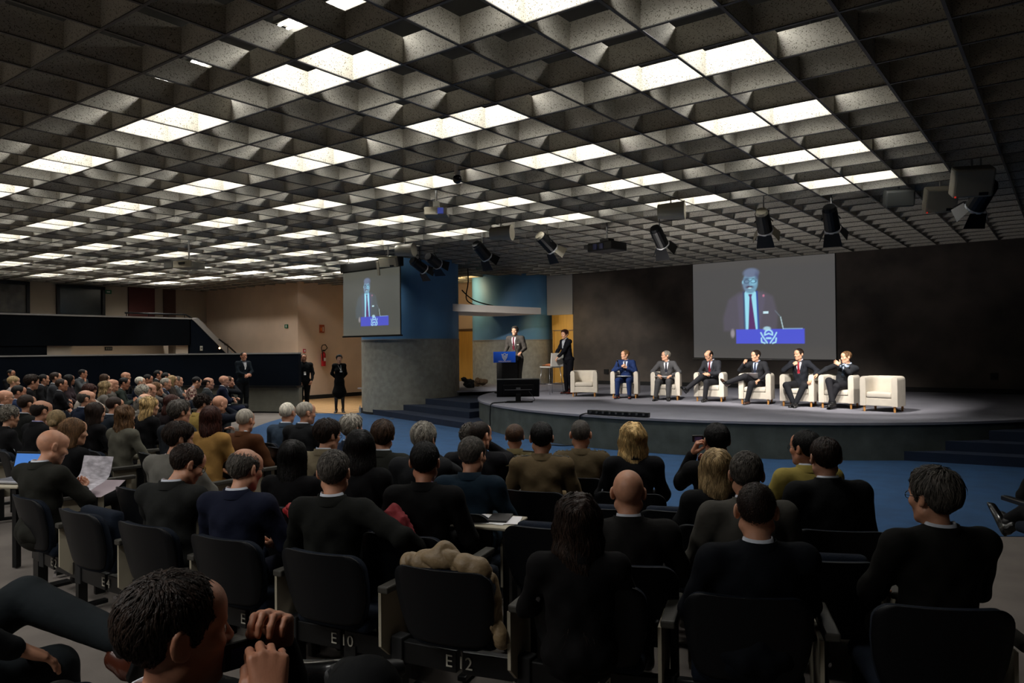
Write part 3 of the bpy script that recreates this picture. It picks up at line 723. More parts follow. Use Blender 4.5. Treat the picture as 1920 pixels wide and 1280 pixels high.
    tmap = {0: 0, 1: 4, 2: 5}
    for c, d, kd, nb in parts:
        if kd == 'h':
            p2 = Hc + sc * (HP @ RH.T); q2 = HQ; t2 = np.array([tmap[x] for x in HT]); nearh = (HP[:, 2] < HEADCUT + .02); tg = 0
        else:
            hp_, hq_, ht_ = hand(kd, hi); R = rot_from(d, nb); m = V3(1, 1, 1)
            if c is parts[2][0]: m = V3(-1, 1, 1)
            p2 = c + sc * ((hp_ * m) @ R.T); q2 = hq_ if m[0] > 0 else hq_[:, ::-1]; t2 = np.zeros(len(hq_), int); nearh = hp_[:, 1] < -.02
        la_ = rim(Q, (np.linalg.norm(P - c, axis=1) < .13) & (np.abs((P - c) @ d) < .06)); lb_ = rim(q2, nearh) + off
        pos.append(p2); fq.append(q2 + off); ft.append(t2); off += len(p2)
        if len(la_) > 4 and len(lb_) > 4: extra.append((la_, lb_, c, d))
    P = np.concatenate(pos); Q = np.concatenate(fq); T = np.concatenate(ft)
    tri = [x for a in extra for x in zipper(P, *a)]
    faces = [tuple(q) for q in Q] + tri
    me = np_mesh('person', P, faces, list(T) + [0] * len(tri))
    sk = skin_mat(skin)
    for m_ in (sk, cloth(shirt), cloth(trousers), mat('sock_shoe_dark', '141416', .5) if not skirt else mat('dark_tights', '15110f', .6), hair_mat(hc if hc not in 'WG' else 'S'), M_LIP): me.materials.append(m_)
    # place: the crown (or the hips) lands on loc
    crown_l = Hc + sc * (RH @ V3(0, -.01, .118)); ref = crown_l if anchor == 'crown' else hip
    th = heading - math.pi / 2; cx = loc[0] - (ref[0] * math.cos(th) - ref[1] * math.sin(th)); cy = loc[1] - (ref[0] * math.sin(th) + ref[1] * math.cos(th))
    z0 = loc[2] if len(loc) > 2 else 0
    root = link('person', me, loc=(cx, cy, z0), rot=(0, 0, th)); root.scale = (scale,) * 3; tag(root, label, cat, group)
    def local(mesh, name, M4, m_=None):
        o = bpy.data.objects.new(name, mesh); COL.objects.link(o); o.parent = root; o.matrix_local = M4
        if m_ is not None: o.material_slots[0].link = 'OBJECT'; o.material_slots[0].material = m_
        return o
    MH = Matrix([[*(RH[i] * sc), Hc[i]] for i in range(3)] + [[0, 0, 0, 1]])
    if hairk: local(hair(hairk, hi), 'hair', MH, hair_mat(hc))
    if eyes:
        for s in (-1, 1): local(EYE, 'eye', MH @ Matrix.Translation((s * .033, .0795, -.001)))
    if glasses: local(GLASSES, 'glasses', MH)
    # jacket or sweater
    g = .016; hj = .0135 if hi else .021
    j = [cone(hip + t * .06, .150 * w, hip + t * Lt * .45, .142 * w, flat=(fw, .80)), cone(hip + t * Lt * .45, .150 * w, N - t * .13, .168 * w, flat=(fw, .70)), cone(SHL[0], .066 * (.88 if fem else 1), SHL[1], .066 * (.88 if fem else 1)),
         ell(hip + t * .03 - fw * .01, (.180 * w, .138, .11))]
    for s in (1, -1): j.append(cone(N - t * .032 + rt * s * .03, .052, SHL[0 if s > 0 else 1] + t * .006, .060))
    if fem:
        for s in (1, -1): j.append(ell(N - t * .20 + fw * .09 + rt * s * .07, (.068, .055, .068), k=.04))
    for S0, e, wr, hk, nb in arm:
        d = (wr - e) / np.linalg.norm(wr - e)
        j += [cone(S0, .066 * w * (.9 if fem else 1), e, .054 if not fem else .047, k=.025), cone(e, .054, wr - d * .02, .040, k=.02)]
    if skirt: j += [cone(hip + t * .1, .15 * w, hip - V3(0, 0, .05), .17 * w, flat=(V3(0, 1, 0), .8)), cone(hip - V3(0, 0, .05), .17 * w, hip - V3(0, 0, skirt), .25 * w, flat=(V3(0, 1, 0), .75))]
    JP, JQ, _ = sdf_mesh(j, hj, .03, relax=1)
    if kind != 'dress':
        nr_ = np.random.default_rng(int(abs(loc[0] * 100)) + 3); ph = nr_.random(3) * 6
        fold = np.sin(JP[:, 2] * 46 + JP[:, 0] * 30 + ph[0]) * .5 + np.sin(JP[:, 2] * 31 - JP[:, 0] * 44 + JP[:, 1] * 22 + ph[1]) * .5 + np.sin(JP[:, 0] * 70 + JP[:, 2] * 18 + ph[2]) * .35
        vnn = np.zeros_like(JP); A_ = JP[JQ]; fn = np.cross(A_[:, 1] - A_[:, 0], A_[:, 3] - A_[:, 0]); np.add.at(vnn, JQ.ravel(), np.repeat(fn, 4, 0)); vnn /= np.maximum(np.linalg.norm(vnn, axis=1), 1e-9)[:, None]
        amp = .0068 * np.clip((N[2] + .0 - JP[:, 2]) / .18, .15, 1); JP = JP + vnn * (fold * amp)[:, None]
    jm = np_mesh('jacket', JP, JQ); jm.materials.append(cloth(top) if kind != 'plaid' else plaid_mat())
    link({'suit': 'jacket', 'officer': 'uniform_jacket', 'jumper': 'sweater', 'coat': 'coat', 'plaid': 'shirt', 'dress': 'dress'}[kind], jm, parent=root)
    # collars
    def ring(name, r0, r1, z0, z1, tilt, m_, c0=N):
        n = 20; v = []; f = []
        for rr, zz in ((r0, z0), (r1, z1), (r1 - .004, z1 - .001), (r0 - .012, z0)):
            for i in range(n):
                a = 2 * math.pi * i / n; zt = -tilt * max(0, math.cos(a)) ** 1.5
                v.append(c0 + rt * (rr * math.sin(a)) + fw * (rr * math.cos(a) + .002) + t * (zz + zt))
        for k_ in range(3):
            for i in range(n): f.append((k_ * n + i, k_ * n + (i + 1) % n, (k_ + 1) * n + (i + 1) % n, (k_ + 1) * n + i))
        return link(name, np_mesh(name, v, f), m_, root)
    if collar:
        if kind in ('suit',): ring('shirt_collar', .071 * sc, .060 * sc, .012, .056, .045, cloth(shirt))
        if kind in ('suit', 'officer', 'coat'): ring('jacket_collar', .088 * sc, .076 * sc, -.004, .046, .06, cloth(top))
    if kind == 'officer':
        for s in (1, -1):
            a = N + rt * s * .075 + t * .012; e_ = SHL[0 if s > 0 else 1] + t * .055 + rt * s * .035; d = (e_ - a); M_ = rot_from(d, t)
            mb = MB(); mb.box((a + e_) / 2 + t * .01, (.05, np.linalg.norm(d), .012), M=Matrix([list(r_) for r_ in M_])); mb.obj('epaulette', mat('epaulette_dark', '2c2a22', .7), root, bevel=.003)
            if hi:
                mb = MB()
                for q in (.3, .55, .8): c_ = a + d * q + t * .02; mb.box(c_, (.016, .016, .006), M=Matrix([list(r_) for r_ in M_]))
                mb.obj('rank_badge', mat('badge_silver', 'c8c4b0', .3, metal=.8), root)
    key = dict(root=root, N=N, t=t, fw=fw, rt=rt, Hc=Hc, arm=arm, legs=lg, hip=hip, MH=MH, crown=crown_l, th=th, cx=cx, cy=cy, z0=z0, scale=scale)
    bv = None
    def patch(name, rows, off, m_, thick=.004, nc=5):
        nonlocal bv
        if bv is None: bv = BVHTree.FromPolygons([Vector(p) for p in JP], [tuple(q) for q in JQ])
        v = []; dirv = Vector(-fw)
        for zz, xl, xr in rows:
            for i in range(nc):
                x = xl + (xr - xl) * i / (nc - 1); o_ = N + t * zz + rt * x + fw * .6; hit = bv.ray_cast(Vector(o_), dirv)
                p = hit[0] if hit[0] is not None else Vector(N + t * zz + rt * x + fw * .12); v.append(np.array(p) + fw * off)
        nr = len(rows); f = [(i * nc + c, i * nc + c + 1, (i + 1) * nc + c + 1, (i + 1) * nc + c) for i in range(nr - 1) for c in range(nc - 1)]
        n0 = len(v); v2 = [p - fw * thick for p in v]; f2 = [tuple(reversed([i + n0 for i in q])) for q in f]
        rimv = [c for c in range(nc)] + [r_ * nc + nc - 1 for r_ in range(1, nr)] + [(nr - 1) * nc + c for c in range(nc - 2, -1, -1)] + [r_ * nc for r_ in range(nr - 2, 0, -1)]
        f3 = [(a, b_, b_ + n0, a + n0) for a, b_ in zip(rimv, rimv[1:] + rimv[:1])]
        return link(name, np_mesh(name, v + v2, f + f2 + f3), m_, root)
    key['patch'] = patch
    if detail:
        zs = np.linspace(.0, -vcut, 8); hw = lambda z: .058 * (1 - (-z / vcut) ** 1.3) + .006
        patch('shirt_front', [(z, -hw(z), hw(z)) for z in zs], .004, cloth(shirt))
        for s in (-1, 1): patch('lapel', [(z, *(sorted((s * hw(z), s * (hw(z) + .018 + .035 * math.sin(min(1, -z / vcut) * 2.6)))))) for z in np.linspace(.005, -vcut - .02, 8)], .008, cloth(top), .006)
        if tie: patch('tie', [(-.005, -.014, .014), (-.03, -.019, .019), (-.045, -.012, .012)] + [(z, -.013 - .018 * (-z / vcut), .013 + .018 * (-z / vcut)) for z in np.linspace(-.05, -vcut + .01, 6)], .012, cloth(tie), .006)
    if detail or skirt is None and not hi is None and shoes:
        for hj_, K, an in lg:
            L = [cone(hj_, .098 * w, K, .072), cone(K, .072, an + (K - an) * .06, .052)]
            PP, QQ, _ = sdf_mesh(L, .014, .02); tm = np_mesh('trouser_leg', PP, QQ); tm.materials.append(cloth(trousers)); link('trouser_leg', tm, parent=root)
    if shoes:
        for i, (hj_, K, an) in enumerate(lg):
            d = (an - K) / np.linalg.norm(an - K); dn = V3(0, 0, -1)
            sd = SHDIR.get(label[:18], {}).get(i)
            f = V3(0.15 * (1 if i == 0 else -1), 1, 0)
            if abs(d[2]) < .85: f = V3(0, 1, 0) - d * d[1]; f = V3(*np.cross(d, V3(1, 0, 0))); f = f if f[1] > 0 or f[2] > 0 else -f; dn = d
            R = rot_from(f, -dn); o = local(shoe(shoes), 'shoe', Matrix([[*R[r_], (an + dn * .09)[r_]] for r_ in range(3)] + [[0, 0, 0, 1]]))
    return key
SHDIR = {}
def w_of(k, p):
    """local body point to world"""
    th = k['th']; p = np.array(p) * k['scale']; return V3(k['cx'] + p[0] * math.cos(th) - p[1] * math.sin(th), k['cy'] + p[0] * math.sin(th) + p[1] * math.cos(th), k['z0'] + p[2])
# ------------------------------------------------------------------ auditorium chairs
def shell_back(w0, w1, z0, z1, y0, y1, th, curve=.05, n=10, m=8):
    """curved backrest with rounded top corners"""
    v = []; f = []
    def pt(u, s, off):
        z = z0 + (z1 - z0) * s; w = (w0 + (w1 - w0) * min(1, s * 2.2)) / 2
        if s > .8: q = (s - .8) / .2; w -= .075 * (1 - math.sqrt(max(0, 1 - q * q)))
        if s < .12: q = (.12 - s) / .12; w -= .05 * (1 - math.sqrt(max(0, 1 - q * q)))
        x = w * u; y = y0 + (y1 - y0) * s + curve * (x / (w1 / 2)) ** 2 + off; return (x, y, z)
    SS = (0, .04, .09, .14, .35, .6, .8, .85, .9, .94, .97, .985, .995, 1.0); m = len(SS) - 1
    for off in (-th / 2, th / 2):
        for j in range(m + 1):
            for i in range(n + 1): v.append(pt(-1 + 2 * i / n, SS[j], off))
    N = (n + 1) * (m + 1)
    for j in range(m):
        for i in range(n):
            a = j * (n + 1) + i; f.append((a, a + 1, a + n + 2, a + n + 1)); f.append((N + a, N + a + n + 1, N + a + n + 2, N + a + 1))
    for i in range(n): f.append((i, N + i, N + i + 1, i + 1)); a = m * (n + 1) + i; f.append((a, a + 1, N + a + 1, N + a))
    for j in range(m): a = j * (n + 1); f.append((a, a + n + 1, N + a + n + 1, N + a)); a += n; f.append((a, N + a, N + a + n + 1, a + n + 1))
    return MB().add(v, f)
def make_chair(folded):
    r = empty('auditorium_chair', (0, 0, 0))
    me = shell_back(.40, .50, .42, .805, -.185, -.275, .045).mesh('backrest', True); link('backrest', me, M_SEAT, r)
    bk = shell_back(.41, .512, .44, .812, -.215, -.303, .012).mesh('back_shell', True); link('back_shell', bk, mat('black_back_shell', '07090d', .5, spec=.25), r)
    s = MB()
    if folded: s.box((0, -.10, .60), (.44, .09, .40)); s.obj('seat', M_SEAT, r, bevel=.03, smooth=True)
    else: s.box((0, .06, .43), (.46, .46, .085)); s.obj('seat', M_SEAT, r, bevel=.03, smooth=True)
    for x in (.335, ):
        MB().box((x, .02, .635), (.062, .40, .035)).obj('armrest', mat('armrest_grey', '3c3a35', .55, spec=.3), r, bevel=.008)
        MB().box((x, .10, .36), (.035, .07, .52)).obj('armrest_post', M_BLACK, r, bevel=.006)
        MB().box((x, -.02, .04), (.05, .34, .03)).obj('foot', M_BLACK, r, bevel=.006); MB().box((x, -.02, .2), (.05, .06, .32)).obj('leg', M_BLACK, r)
        t = MB(); t.add([(x - .03, p[0], p[1]) for p in ((-.15, .61), (.2, .61), (.2, .38), (.13, .27), (-.07, .27), (-.15, .34))] + [(x - .046, p[0], p[1]) for p in ((-.15, .61), (.2, .61), (.2, .38), (.13, .27), (-.07, .27), (-.15, .34))],
              [(0, 1, 2, 3, 4, 5), (11, 10, 9, 8, 7, 6)] + [(i, 6 + i, 6 + (i + 1) % 6, (i + 1) % 6) for i in range(6)]); t.obj('writing_tablet', M_TABLET, r)
        MB().tube((x - .06, -.06, .585), (x - .06, .03, .585), .016, n=8).obj('tablet_hinge', M_BLACK, r, smooth=True)
        MB().tube((x, -.185, .30), (x + .008, -.195, .30), .012, n=8).obj('bolt', M_CHROME, r)
    return r
CH_OPEN = CH_FOLD = None
def chair(x, y, heading, label, folded=False):
    global CH_OPEN, CH_FOLD
    src = CH_FOLD if folded else CH_OPEN
    o = make_chair(folded) if src is None else copy_tree(src)
    if folded and CH_FOLD is None: CH_FOLD = o
    if not folded and CH_OPEN is None: CH_OPEN = o
    o.location = (x, y, 0); o.rotation_euler = (0, 0, heading - math.pi / 2)
    return tag(o, label, 'chair', 'auditorium chairs')
TGT = (-6.5, 16.0); POD = (-12.4, 16.2)
def hd(a, b): return math.atan2(b[1] - a[1], b[0] - a[0])
# crown x, y, z; head angle seen by the camera (0 back of head, 90 right profile, None towards the speaker); nod; hair; hair colour; skin; clothes; colour; woman; pose; extras; label
AUD = {
1: (-23.6, 8.2, 1.36, None, 0, 'short', 'K', 3, 'coat', '0e0f12', 0, 'lap', 'g', 'man with black hair and dark coat against the navy wall, first of the last row'),
2: (-16.41, 5.75, 1.38, 85, 5, 'bowl', 'Y', 2, 'jumper', '8a7f78', 1, 'lap', '', 'person with a straw blonde bowl haircut in a pale top'),
3: (-14.42, 5.34, 1.44, 75, 8, 'thick', 'D', 0, 'coat', '141315', 0, 'lap', '', 'man with full dark brown hair and open dark coat over a light scarf'),
4: (-18.37, 7.02, 1.34, 80, 0, 'short', 'K', 0, 'suit', '1a1a1c', 0, 'lap', '', 'dark haired man half hidden behind the full haired man in the dark coat'),
5: (-16.72, 6.61, 1.42, 80, 0, 'short', 'D', 0, 'suit', '3a3c40', 0, 'lap', 'd', 'bearded man in a charcoal grey suit and white shirt, side-on in the left block'),
6: (-16.07, 6.46, 1.30, 90, 0, 'short', 'D', 1, 'suit', '17171a', 0, 'cross', 'g', 'man in glasses close beside the bearded man in the grey suit'),
7: (-17.85, 7.34, 1.33, 75, 0, 'long', 'K', 3, 'coat', '3b3034', 1, 'lap', 'l', 'woman with long black hair and a white lanyard beside the navy wall'),
8: (-21.57, 9.22, 1.36, 85, 5, 'short', 'K', 1, 'suit', '45484a', 0, 'chin', 'l', 'black haired man in a grey jacket with lanyard resting his chin on his hand'),
9: (-18.52, 8.43, 1.30, 80, 12, 'long', 'B', 2, 'coat', '1c1a1c', 1, 'lap', '', 'woman with long chestnut hair looking down in the last row'),
10: (-18.92, 9.09, 1.32, 95, 0, None, 'D', 0, 'suit', '15161a', 0, 'lap', '', 'bald man in the last row behind the man in a dark green jacket'),
11: (-15.86, 7.62, 1.29, 90, 14, 'short', 'K', 1, 'coat', '2c332e', 0, 'phone', 'gl', 'black haired man in a dark green jacket looking down at his hands'),
12: (-16.72, 8.36, 1.26, 88, 4, 'short', 'W', 2, 'suit', '1a2238', 0, 'lap', '', 'white haired man in a navy suit in the left block'),
13: (-17.8, 9.11, 1.28, 95, 14, 'short', 'K', 1, 'suit', '121214', 0, 'lap', '', 'black haired man bending down beside the white haired man in navy'),
14: (-19.26, 10.1, 1.33, 88, 0, 'recede', 'K', 1, 'suit', '1b1d1c', 0, 'lap', '', 'tall man with receding black hair in the last row'),
15: (-18.3, 9.79, 1.29, 80, 0, 'short', 'K', 1, 'coat', '131214', 0, 'chin', '', 'black haired person with a hand at the cheek by the navy wall'),
16: (-15.43, 8.26, 1.26, 88, 4, 'short', 'G', 0, 'suit', '20242c', 0, 'fold', 'dB', 'grey haired man in a navy suit and pale blue tie, side-on'),
17: (-16.47, 8.97, 1.27, 80, 0, 'bob', 'Y', 2, 'coat', '3a3430', 1, 'lap', '', 'blonde woman partly hidden between two grey haired men'),
18: (-16.98, 9.38, 1.23, 90, 0, 'short', 'S', 0, 'suit', '55595a', 0, 'cross', 'd', 'grey haired man in a mid grey suit leaning back'),
19: (-15.75, 9.18, 1.26, 70, 22, 'short', 'K', 2, 'plaid', '8a5a50', 0, 'lap', '', 'dark haired person in a pink and brown checked shirt'),
20: (-14.48, 8.66, 1.27, 90, 0, 'fringe', 'D', 0, 'suit', '34383a', 0, 'fold', 'd', 'man with a balding crown and goatee in a dark grey suit'),
21: (-15.17, 9.45, 1.27, 88, 0, None, 'D', 0, 'suit', '161c2e', 0, 'fold', 'dg', 'bald man in a navy suit near the end of the last row'),
22: (-15.64, 9.88, 1.23, 88, 4, 'short', 'B', 0, 'suit', '14161a', 0, 'chin', '', 'man in a dark suit with fist at his mouth, last of the back row'),
23: (-13.92, 4.96, 1.29, 85, 8, 'short', 'K', 1, 'suit', '1e2a44', 0, 'lap', '', 'young black haired man in a blue jacket far left'),
24: (-13.27, 4.53, 1.25, 78, 4, None, 'D', 0, 'suit', '26282c', 0, 'lap', 'g', 'bald man in rimless glasses at the left edge'),
25: (-13.79, 6.04, 1.27, 95, 22, 'thick', 'R', 0, 'coat', 'a39a90', 0, 'chin', '', 'person with dark auburn hair leaning on one hand in a pale coat'),
26: (-14.22, 6.48, 1.29, 82, 5, 'bobw', 'Y', 2, 'coat', '6e6a64', 1, 'lap', '', 'woman with wavy ash blonde hair in a pale grey coat'),
27: (-15.34, 7.11, 1.28, 90, 0, None, 'D', 0, 'coat', '625e58', 0, 'lap', '', 'bald man close behind the ash blonde woman'),
28: (-13.27, 6.81, 1.25, 90, 5, 'fringe', 'T', 0, 'coat', '2a2624', 0, 'lap', '', 'red faced man with thin ginger hair'),
29: (-12.25, 6.17, 1.26, 75, 4, 'curly', 'W', 2, 'coat', '4a4640', 1, 'lap', '', 'woman with curly white hair in the left block'),
30: (-13.95, 7.29, 1.24, 85, 6, 'bob', 'L', 2, 'coat', '5c5a56', 1, 'chin', '', 'woman with a light brown bob, hand at her chin, in a grey jacket'),
31: (-10.5, 4.53, 1.32, 80, 4, 'fringe', 'S', 0, 'suit', '131b2c', 0, 'lap', '', 'balding man with grey sides in a dark navy suit, side-on'),
32: (-10.51, 5.33, 1.23, 60, 5, 'fringe', 'W', 2, 'coat', '6a6660', 0, 'lap', '', 'pink scalped man with thin white hair and a grey coat'),
33: (-9.25, 4.75, 1.26, 70, 6, 'bobw', 'O', 2, 'coat', '0f0f11', 1, 'lap', '', 'woman with curly golden hair and a black coat'),
34: (-9.87, 5.39, 1.23, 75, 10, 'bob', 'R', 2, 'coat', '1a1416', 1, 'lap', '', 'woman with dark red hair bending forward'),
35: (-9.18, 5.44, 1.24, 70, 14, 'curly', 'D', 0, 'coat', '8c7640', 0, 'lap', 'g', 'man with short curly brown hair in an ochre jacket'),
36: (-9.62, 5.95, 1.20, 60, 14, None, 'D', 0, 'suit', '10141e', 0, 'chin', '', 'bald man in navy holding his hand to his face'),
37: (-10.45, 3.8, 1.30, 60, 0, 'short', 'D', 0, 'suit', '1b1c1b', 0, 'lap', '', 'man with neat dark brown hair and a black suit, second row from the laptop'),
38: (-8.92, 3.39, 1.31, 62, 4, 'fringe', 'D', 0, 'suit', '141416', 0, 'lap', 'p', 'man with a thinning crown and a lilac shirt collar'),
39: (-9.59, 3.32, 1.22, 60, 8, 'curly', 'G', 2, 'coat', '1a1a1c', 1, 'lap', '', 'woman with curly grey hair at the left edge'),
40: (-7.86, 3.12, 1.27, 20, 4, 'bun', 'Y', 2, 'coat', '17161a', 1, 'lap', '', 'woman with blonde hair pinned in a low bun'),
41: (-9.07, 4.02, 1.24, 55, 5, 'long', 'D', 2, 'coat', '121113', 1, 'lap', '', 'woman with long dark brown hair in black'),
42: (-9.86, 4.61, 1.25, 65, 10, 'short', 'D', 0, 'suit', '1a2028', 0, 'phone', '', 'young man with brown hair and a navy suit looking down'),
43: (-8.16, 3.92, 1.25, 35, 5, 'longw', 'L', 2, 'jumper', '5a584e', 1, 'lap', '', 'woman with long light brown hair and a grey sweater'),
44: (-7.41, 4.11, 1.31, 62, 2, 'thick', 'S', 0, 'suit', '26292e', 0, 'lap', '', 'man with thick wavy grey hair in a dark grey suit'),
45: (-6.95, 2.9, 1.25, 72, 6, 'bob', 'L', 2, 'coat', '0c0c0e', 1, 'lap', 'n', 'woman with a fair bob and black jacket beside the man with the papers'),
46: (-5.96, 2.29, 1.28, 72, 18, None, 'D', 0, 'suit', '23231f', 0, 'phone', '', 'bald man in an olive black jacket reading papers on his knee'),
47: (-6.54, 3.94, 1.30, 20, 0, 'bob', 'R', 2, 'coat', 'a07a44', 1, 'lap', '', 'woman with an auburn bob and a camel coat'),
48: (-6.86, 4.52, 1.22, 35, 6, 'short', 'G', 0, 'coat', '4a2c18', 0, 'lap', '', 'grey haired man in a brown leather jacket'),
49: (-5.64, 3.14, 1.26, 70, 12, 'thick', 'D', 0, 'jumper', '6a6862', 0, 'phone', '', 'dark haired man in a light grey jacket bending forward'),
50: (-4.4, 2.47, 1.27, 68, 26, 'short', 'D', 0, 'suit', '1e1f1e', 0, 'phone', 'g', 'bearded man in black glasses looking down at a phone'),
51: (-3.79, 2.51, 1.27, 48, 14, 'fringe', 'S', 0, 'suit', '15192a', 0, 'lap', 'g', 'man with thinning grey hair in a midnight blue suit'),
52: (-7.23, 5.31, 1.22, 30, 4, 'short', 'W', 0, 'suit', '2e3a48', 0, 'lap', '', 'white haired man in a blue grey suit at the end of the front row'),
53: (-6.65, 5.12, 1.26, 62, 4, 'short', 'G', 0, 'suit', '17181a', 0, 'lap', 'g', 'grey haired man in glasses and a black suit next to the white haired man'),
54: (-4.83, 3.94, 1.253, 52, 8, 'thick', 'D', 0, 'suit', '6e6450', 0, 'lap', 'g', 'dark haired man in glasses and a beige jacket with a shoulder strap'),
55: (-5.29, 4.58, 1.22, 45, 2, 'thick', 'G', 0, 'suit', '1c2434', 0, 'lap', '', 'man with swept back salt and pepper hair in a navy jacket'),
56: (-4.39, 3.27, 1.19, 20, 4, 'long', 'K', 2, 'coat', '0c0b0d', 1, 'lap', '', 'woman with long straight black hair down her back'),
57: (-3.77, 3.33, 1.29, -5, 2, 'bob', 'K', 2, 'coat', '0d0d0f', 1, 'lap', '', 'woman with a round black bob in a black coat'),
58: (-4.42, 4.15, 1.247, 8, 2, 'thick', 'B', 0, 'suit', '22231f', 0, 'lap', '', 'man with full grey brown hair and a dark grey suit, seen from behind'),
59: (-3.94, 4.13, 1.26, 25, 12, 'thick', 'G', 0, 'suit', '1d1e20', 0, 'chin', '', 'man with silver brown hair holding a hand to his cheek'),
60: (-3.13, 2.59, 1.29, 18, 4, 'short', 'S', 0, 'suit', '161715', 0, 'armR', '', 'man with salt and pepper hair stretching his arm along the chair arm'),
61: (-3.08, 3.23, 1.27, 12, 4, 'short', 'K', 1, 'coat', '0b0b0c', 0, 'lap', 'c', 'man with short black hair and a lilac collar over a black sweater'),
62: (-3.98, 4.85, 1.21, 40, 6, 'buzz', 'D', 0, 'suit', '111114', 0, 'chin', '', 'man with cropped brown hair resting his face on his hand in the front row'),
63: (-4.60, 5.45, 1.09, 20, 8, 'curly', 'S', 0, 'suit', '131315', 0, 'lap', '', 'man with curly grey hair behind the man in the navy overcoat'),
64: (-3.22, 3.84, 1.23, 32, 8, 'short', 'S', 0, 'coat', '10202c', 0, 'lap', '', 'dark grey haired man in a navy overcoat'),
65: (-4.05, 5.42, 1.13, 0, 0, 'bowl', 'B', 0, 'officer', '5c5236', 1, 'lap', '', 'person with short brown hair in a khaki uniform, first of the three uniforms'),
66: (-3.2, 4.62, 1.26, 0, 0, 'short', 'K', 0, 'officer', '5a4c36', 0, 'lap', '', 'man with short black hair in a khaki uniform, middle of the three uniforms'),
67: (-3.25, 5.26, 1.22, 2, 0, 'buzz', 'S', 0, 'officer', '4e4330', 0, 'lap', '', 'man with cropped grey hair in a khaki uniform with silver rank badges'),
68: (-2.60, 4.94, 1.26, 0, 0, 'longw', 'O', 2, 'coat', '0f0f11', 1, 'lap', '', 'woman with long golden blonde hair and a black jacket'),
69: (-1.95, 4.92, 1.29, -18, 0, 'short', 'K', 1, 'coat', '0d0d0e', 0, 'camera', '', 'black haired man in black raising a small camera to his eye'),
70: (-1.73, 4.36, 1.196, 4, 0, 'bob', 'Y', 2, 'coat', '0e0f10', 1, 'lap', '', 'woman with a dark blonde bob in black beside the grey suited man'),
71: (-1.375, 3.875, 1.263, 2, 4, 'short', 'S', 0, 'suit', '46443f', 0, 'lap', 'w', 'man with short grey hair and wide shoulders in a mid grey suit, from behind'),
72: (-1.47, 5.32, 1.23, -50, 0, 'short', 'K', 1, 'suit', '8a7c40', 0, 'lap', 'g', 'black haired man in glasses and an olive jacket in the front row'),
73: (-1.18, 4.66, 1.27, -20, 4, 'short', 'D', 0, 'suit', '0e0f10', 0, 'lap', 'w', 'heavy shouldered man with brown hair in a black suit'),
74: (-1.83, 3.42, 1.194, 2, 4, None, 'D', 0, 'suit', '171615', 0, 'lap', 'w', 'bald man in a dark pinstriped suit, seen from behind'),
75: (-1.63, 2.61, 1.22, 0, 0, 'longw', 'D', 2, 'coat', '0c0b0c', 1, 'lap', '', 'woman with long dark brown hair on the seat marked fourteen'),
76: (-1.04, 3.04, 1.26, 0, 2, 'buzz', 'D', 0, 'suit', '0b0e14', 0, 'lap', 'w', 'man with shaved dark hair and protruding ears in a black suit'),
77: (-0.47, 3.59, 1.29, -48, 2, 'thick', 'S', 0, 'suit', '151412', 0, 'lap', 'gw', 'man with thick wavy grey hair and glasses turning to the stage, in the nearest row'),
}
RAIL = [(-6.45, 2.40), (-5.94, 2.36), (-5.14, 2.36), (-4.44, 2.42), (-3.77, 2.51), (-3.10, 2.63), (-2.41, 2.77), (-1.76, 2.97), (-1.15, 3.2), (-.5, 3.5), (.15, 3.85)]
EROW = {46: 1, 50: 3, 51: 4, 60: 5, 75: 7, 76: 8, 77: 9}
def seat_at(i):
    a, b = RAIL[i - 1], RAIL[i + 1]; h = math.atan2(b[1] - a[1], b[0] - a[0]) + math.pi / 2
    return RAIL[i][0] + math.cos(h) * .05, RAIL[i][1] + math.sin(h) * .05, h
KEYS = {}
for k, (x, y, z, rel, nod, hk, hcol, skn, kind, colr, fem, pose, ex, label) in AUD.items():
    ch = hd((x, y), TGT); b = ch + .7 * ((hd((x, y), POD) - ch + math.pi) % (2 * math.pi) - math.pi)
    hw = hd((x, y), POD) if rel is None else math.atan2(y, x) - math.radians(rel)
    yaw = math.degrees((b - hw + math.pi) % (2 * math.pi) - math.pi)
    if abs(yaw) > 65: b -= math.radians((abs(yaw) - 65) * (1 if yaw > 0 else -1)); yaw = 65 * (1 if yaw > 0 else -1)
    if k in EROW: 
        e_ = seat_at(EROW[k])[2]; s_ = .12 / math.hypot(x, y)
        if k in (46, 50): x += .08 * math.cos(e_) - .02; y += .08 * math.sin(e_); z -= .012
        else: x *= 1 + s_; y *= 1 + s_; z = H - (H - z) * (1 + s_)
    Z = -.6 * x + .8 * y
    shirt = {'B': '9fb4d8', 'p': 'a8a4d0', 'c': 'b6acd0', 'n': '8fa0c0'}.get(next((c for c in ex if c in 'Bpcn'), ''), 'c4c8d2')
    K = person((x, y, 0), b, label, crown=z, hyaw=yaw, pitch=nod, hairk=hk, hc=hcol, skin=skn, top=colr, kind=kind, shirt=shirt, trousers=colr if kind != 'plaid' else '2a2a30', fem=bool(fem), pose=pose,
               hi=Z < 6.6, width=1.08 if 'w' in ex else 1.0, glasses='g' in ex, eyes=abs(math.degrees(math.atan2(y, x) - hw)) > 50, detail='d' in ex, tie='3a4a6a' if 'B' in ex else ('22262e' if 'd' in ex else None), group='seated audience', lean=4 + nod * .3 if k not in EROW else -4 + nod * .25)
    KEYS[k] = K
    if 'l' in ex: K['patch']('lanyard', [(zz, -.045 + .03 * i, -.036 + .03 * i) for i, zz in enumerate(np.linspace(0, -.22, 2))], .012, M_WHITE, nc=2)
    h = label.split(',')[0]
    if k in EROW: gx, gy, ch = seat_at(EROW[k])
    else: gx, gy = K['cx'], K['cy']
    chair(gx, gy, ch, 'dark blue auditorium chair under the ' + ' '.join(h.replace('man ', 'man ').split()[:9]))
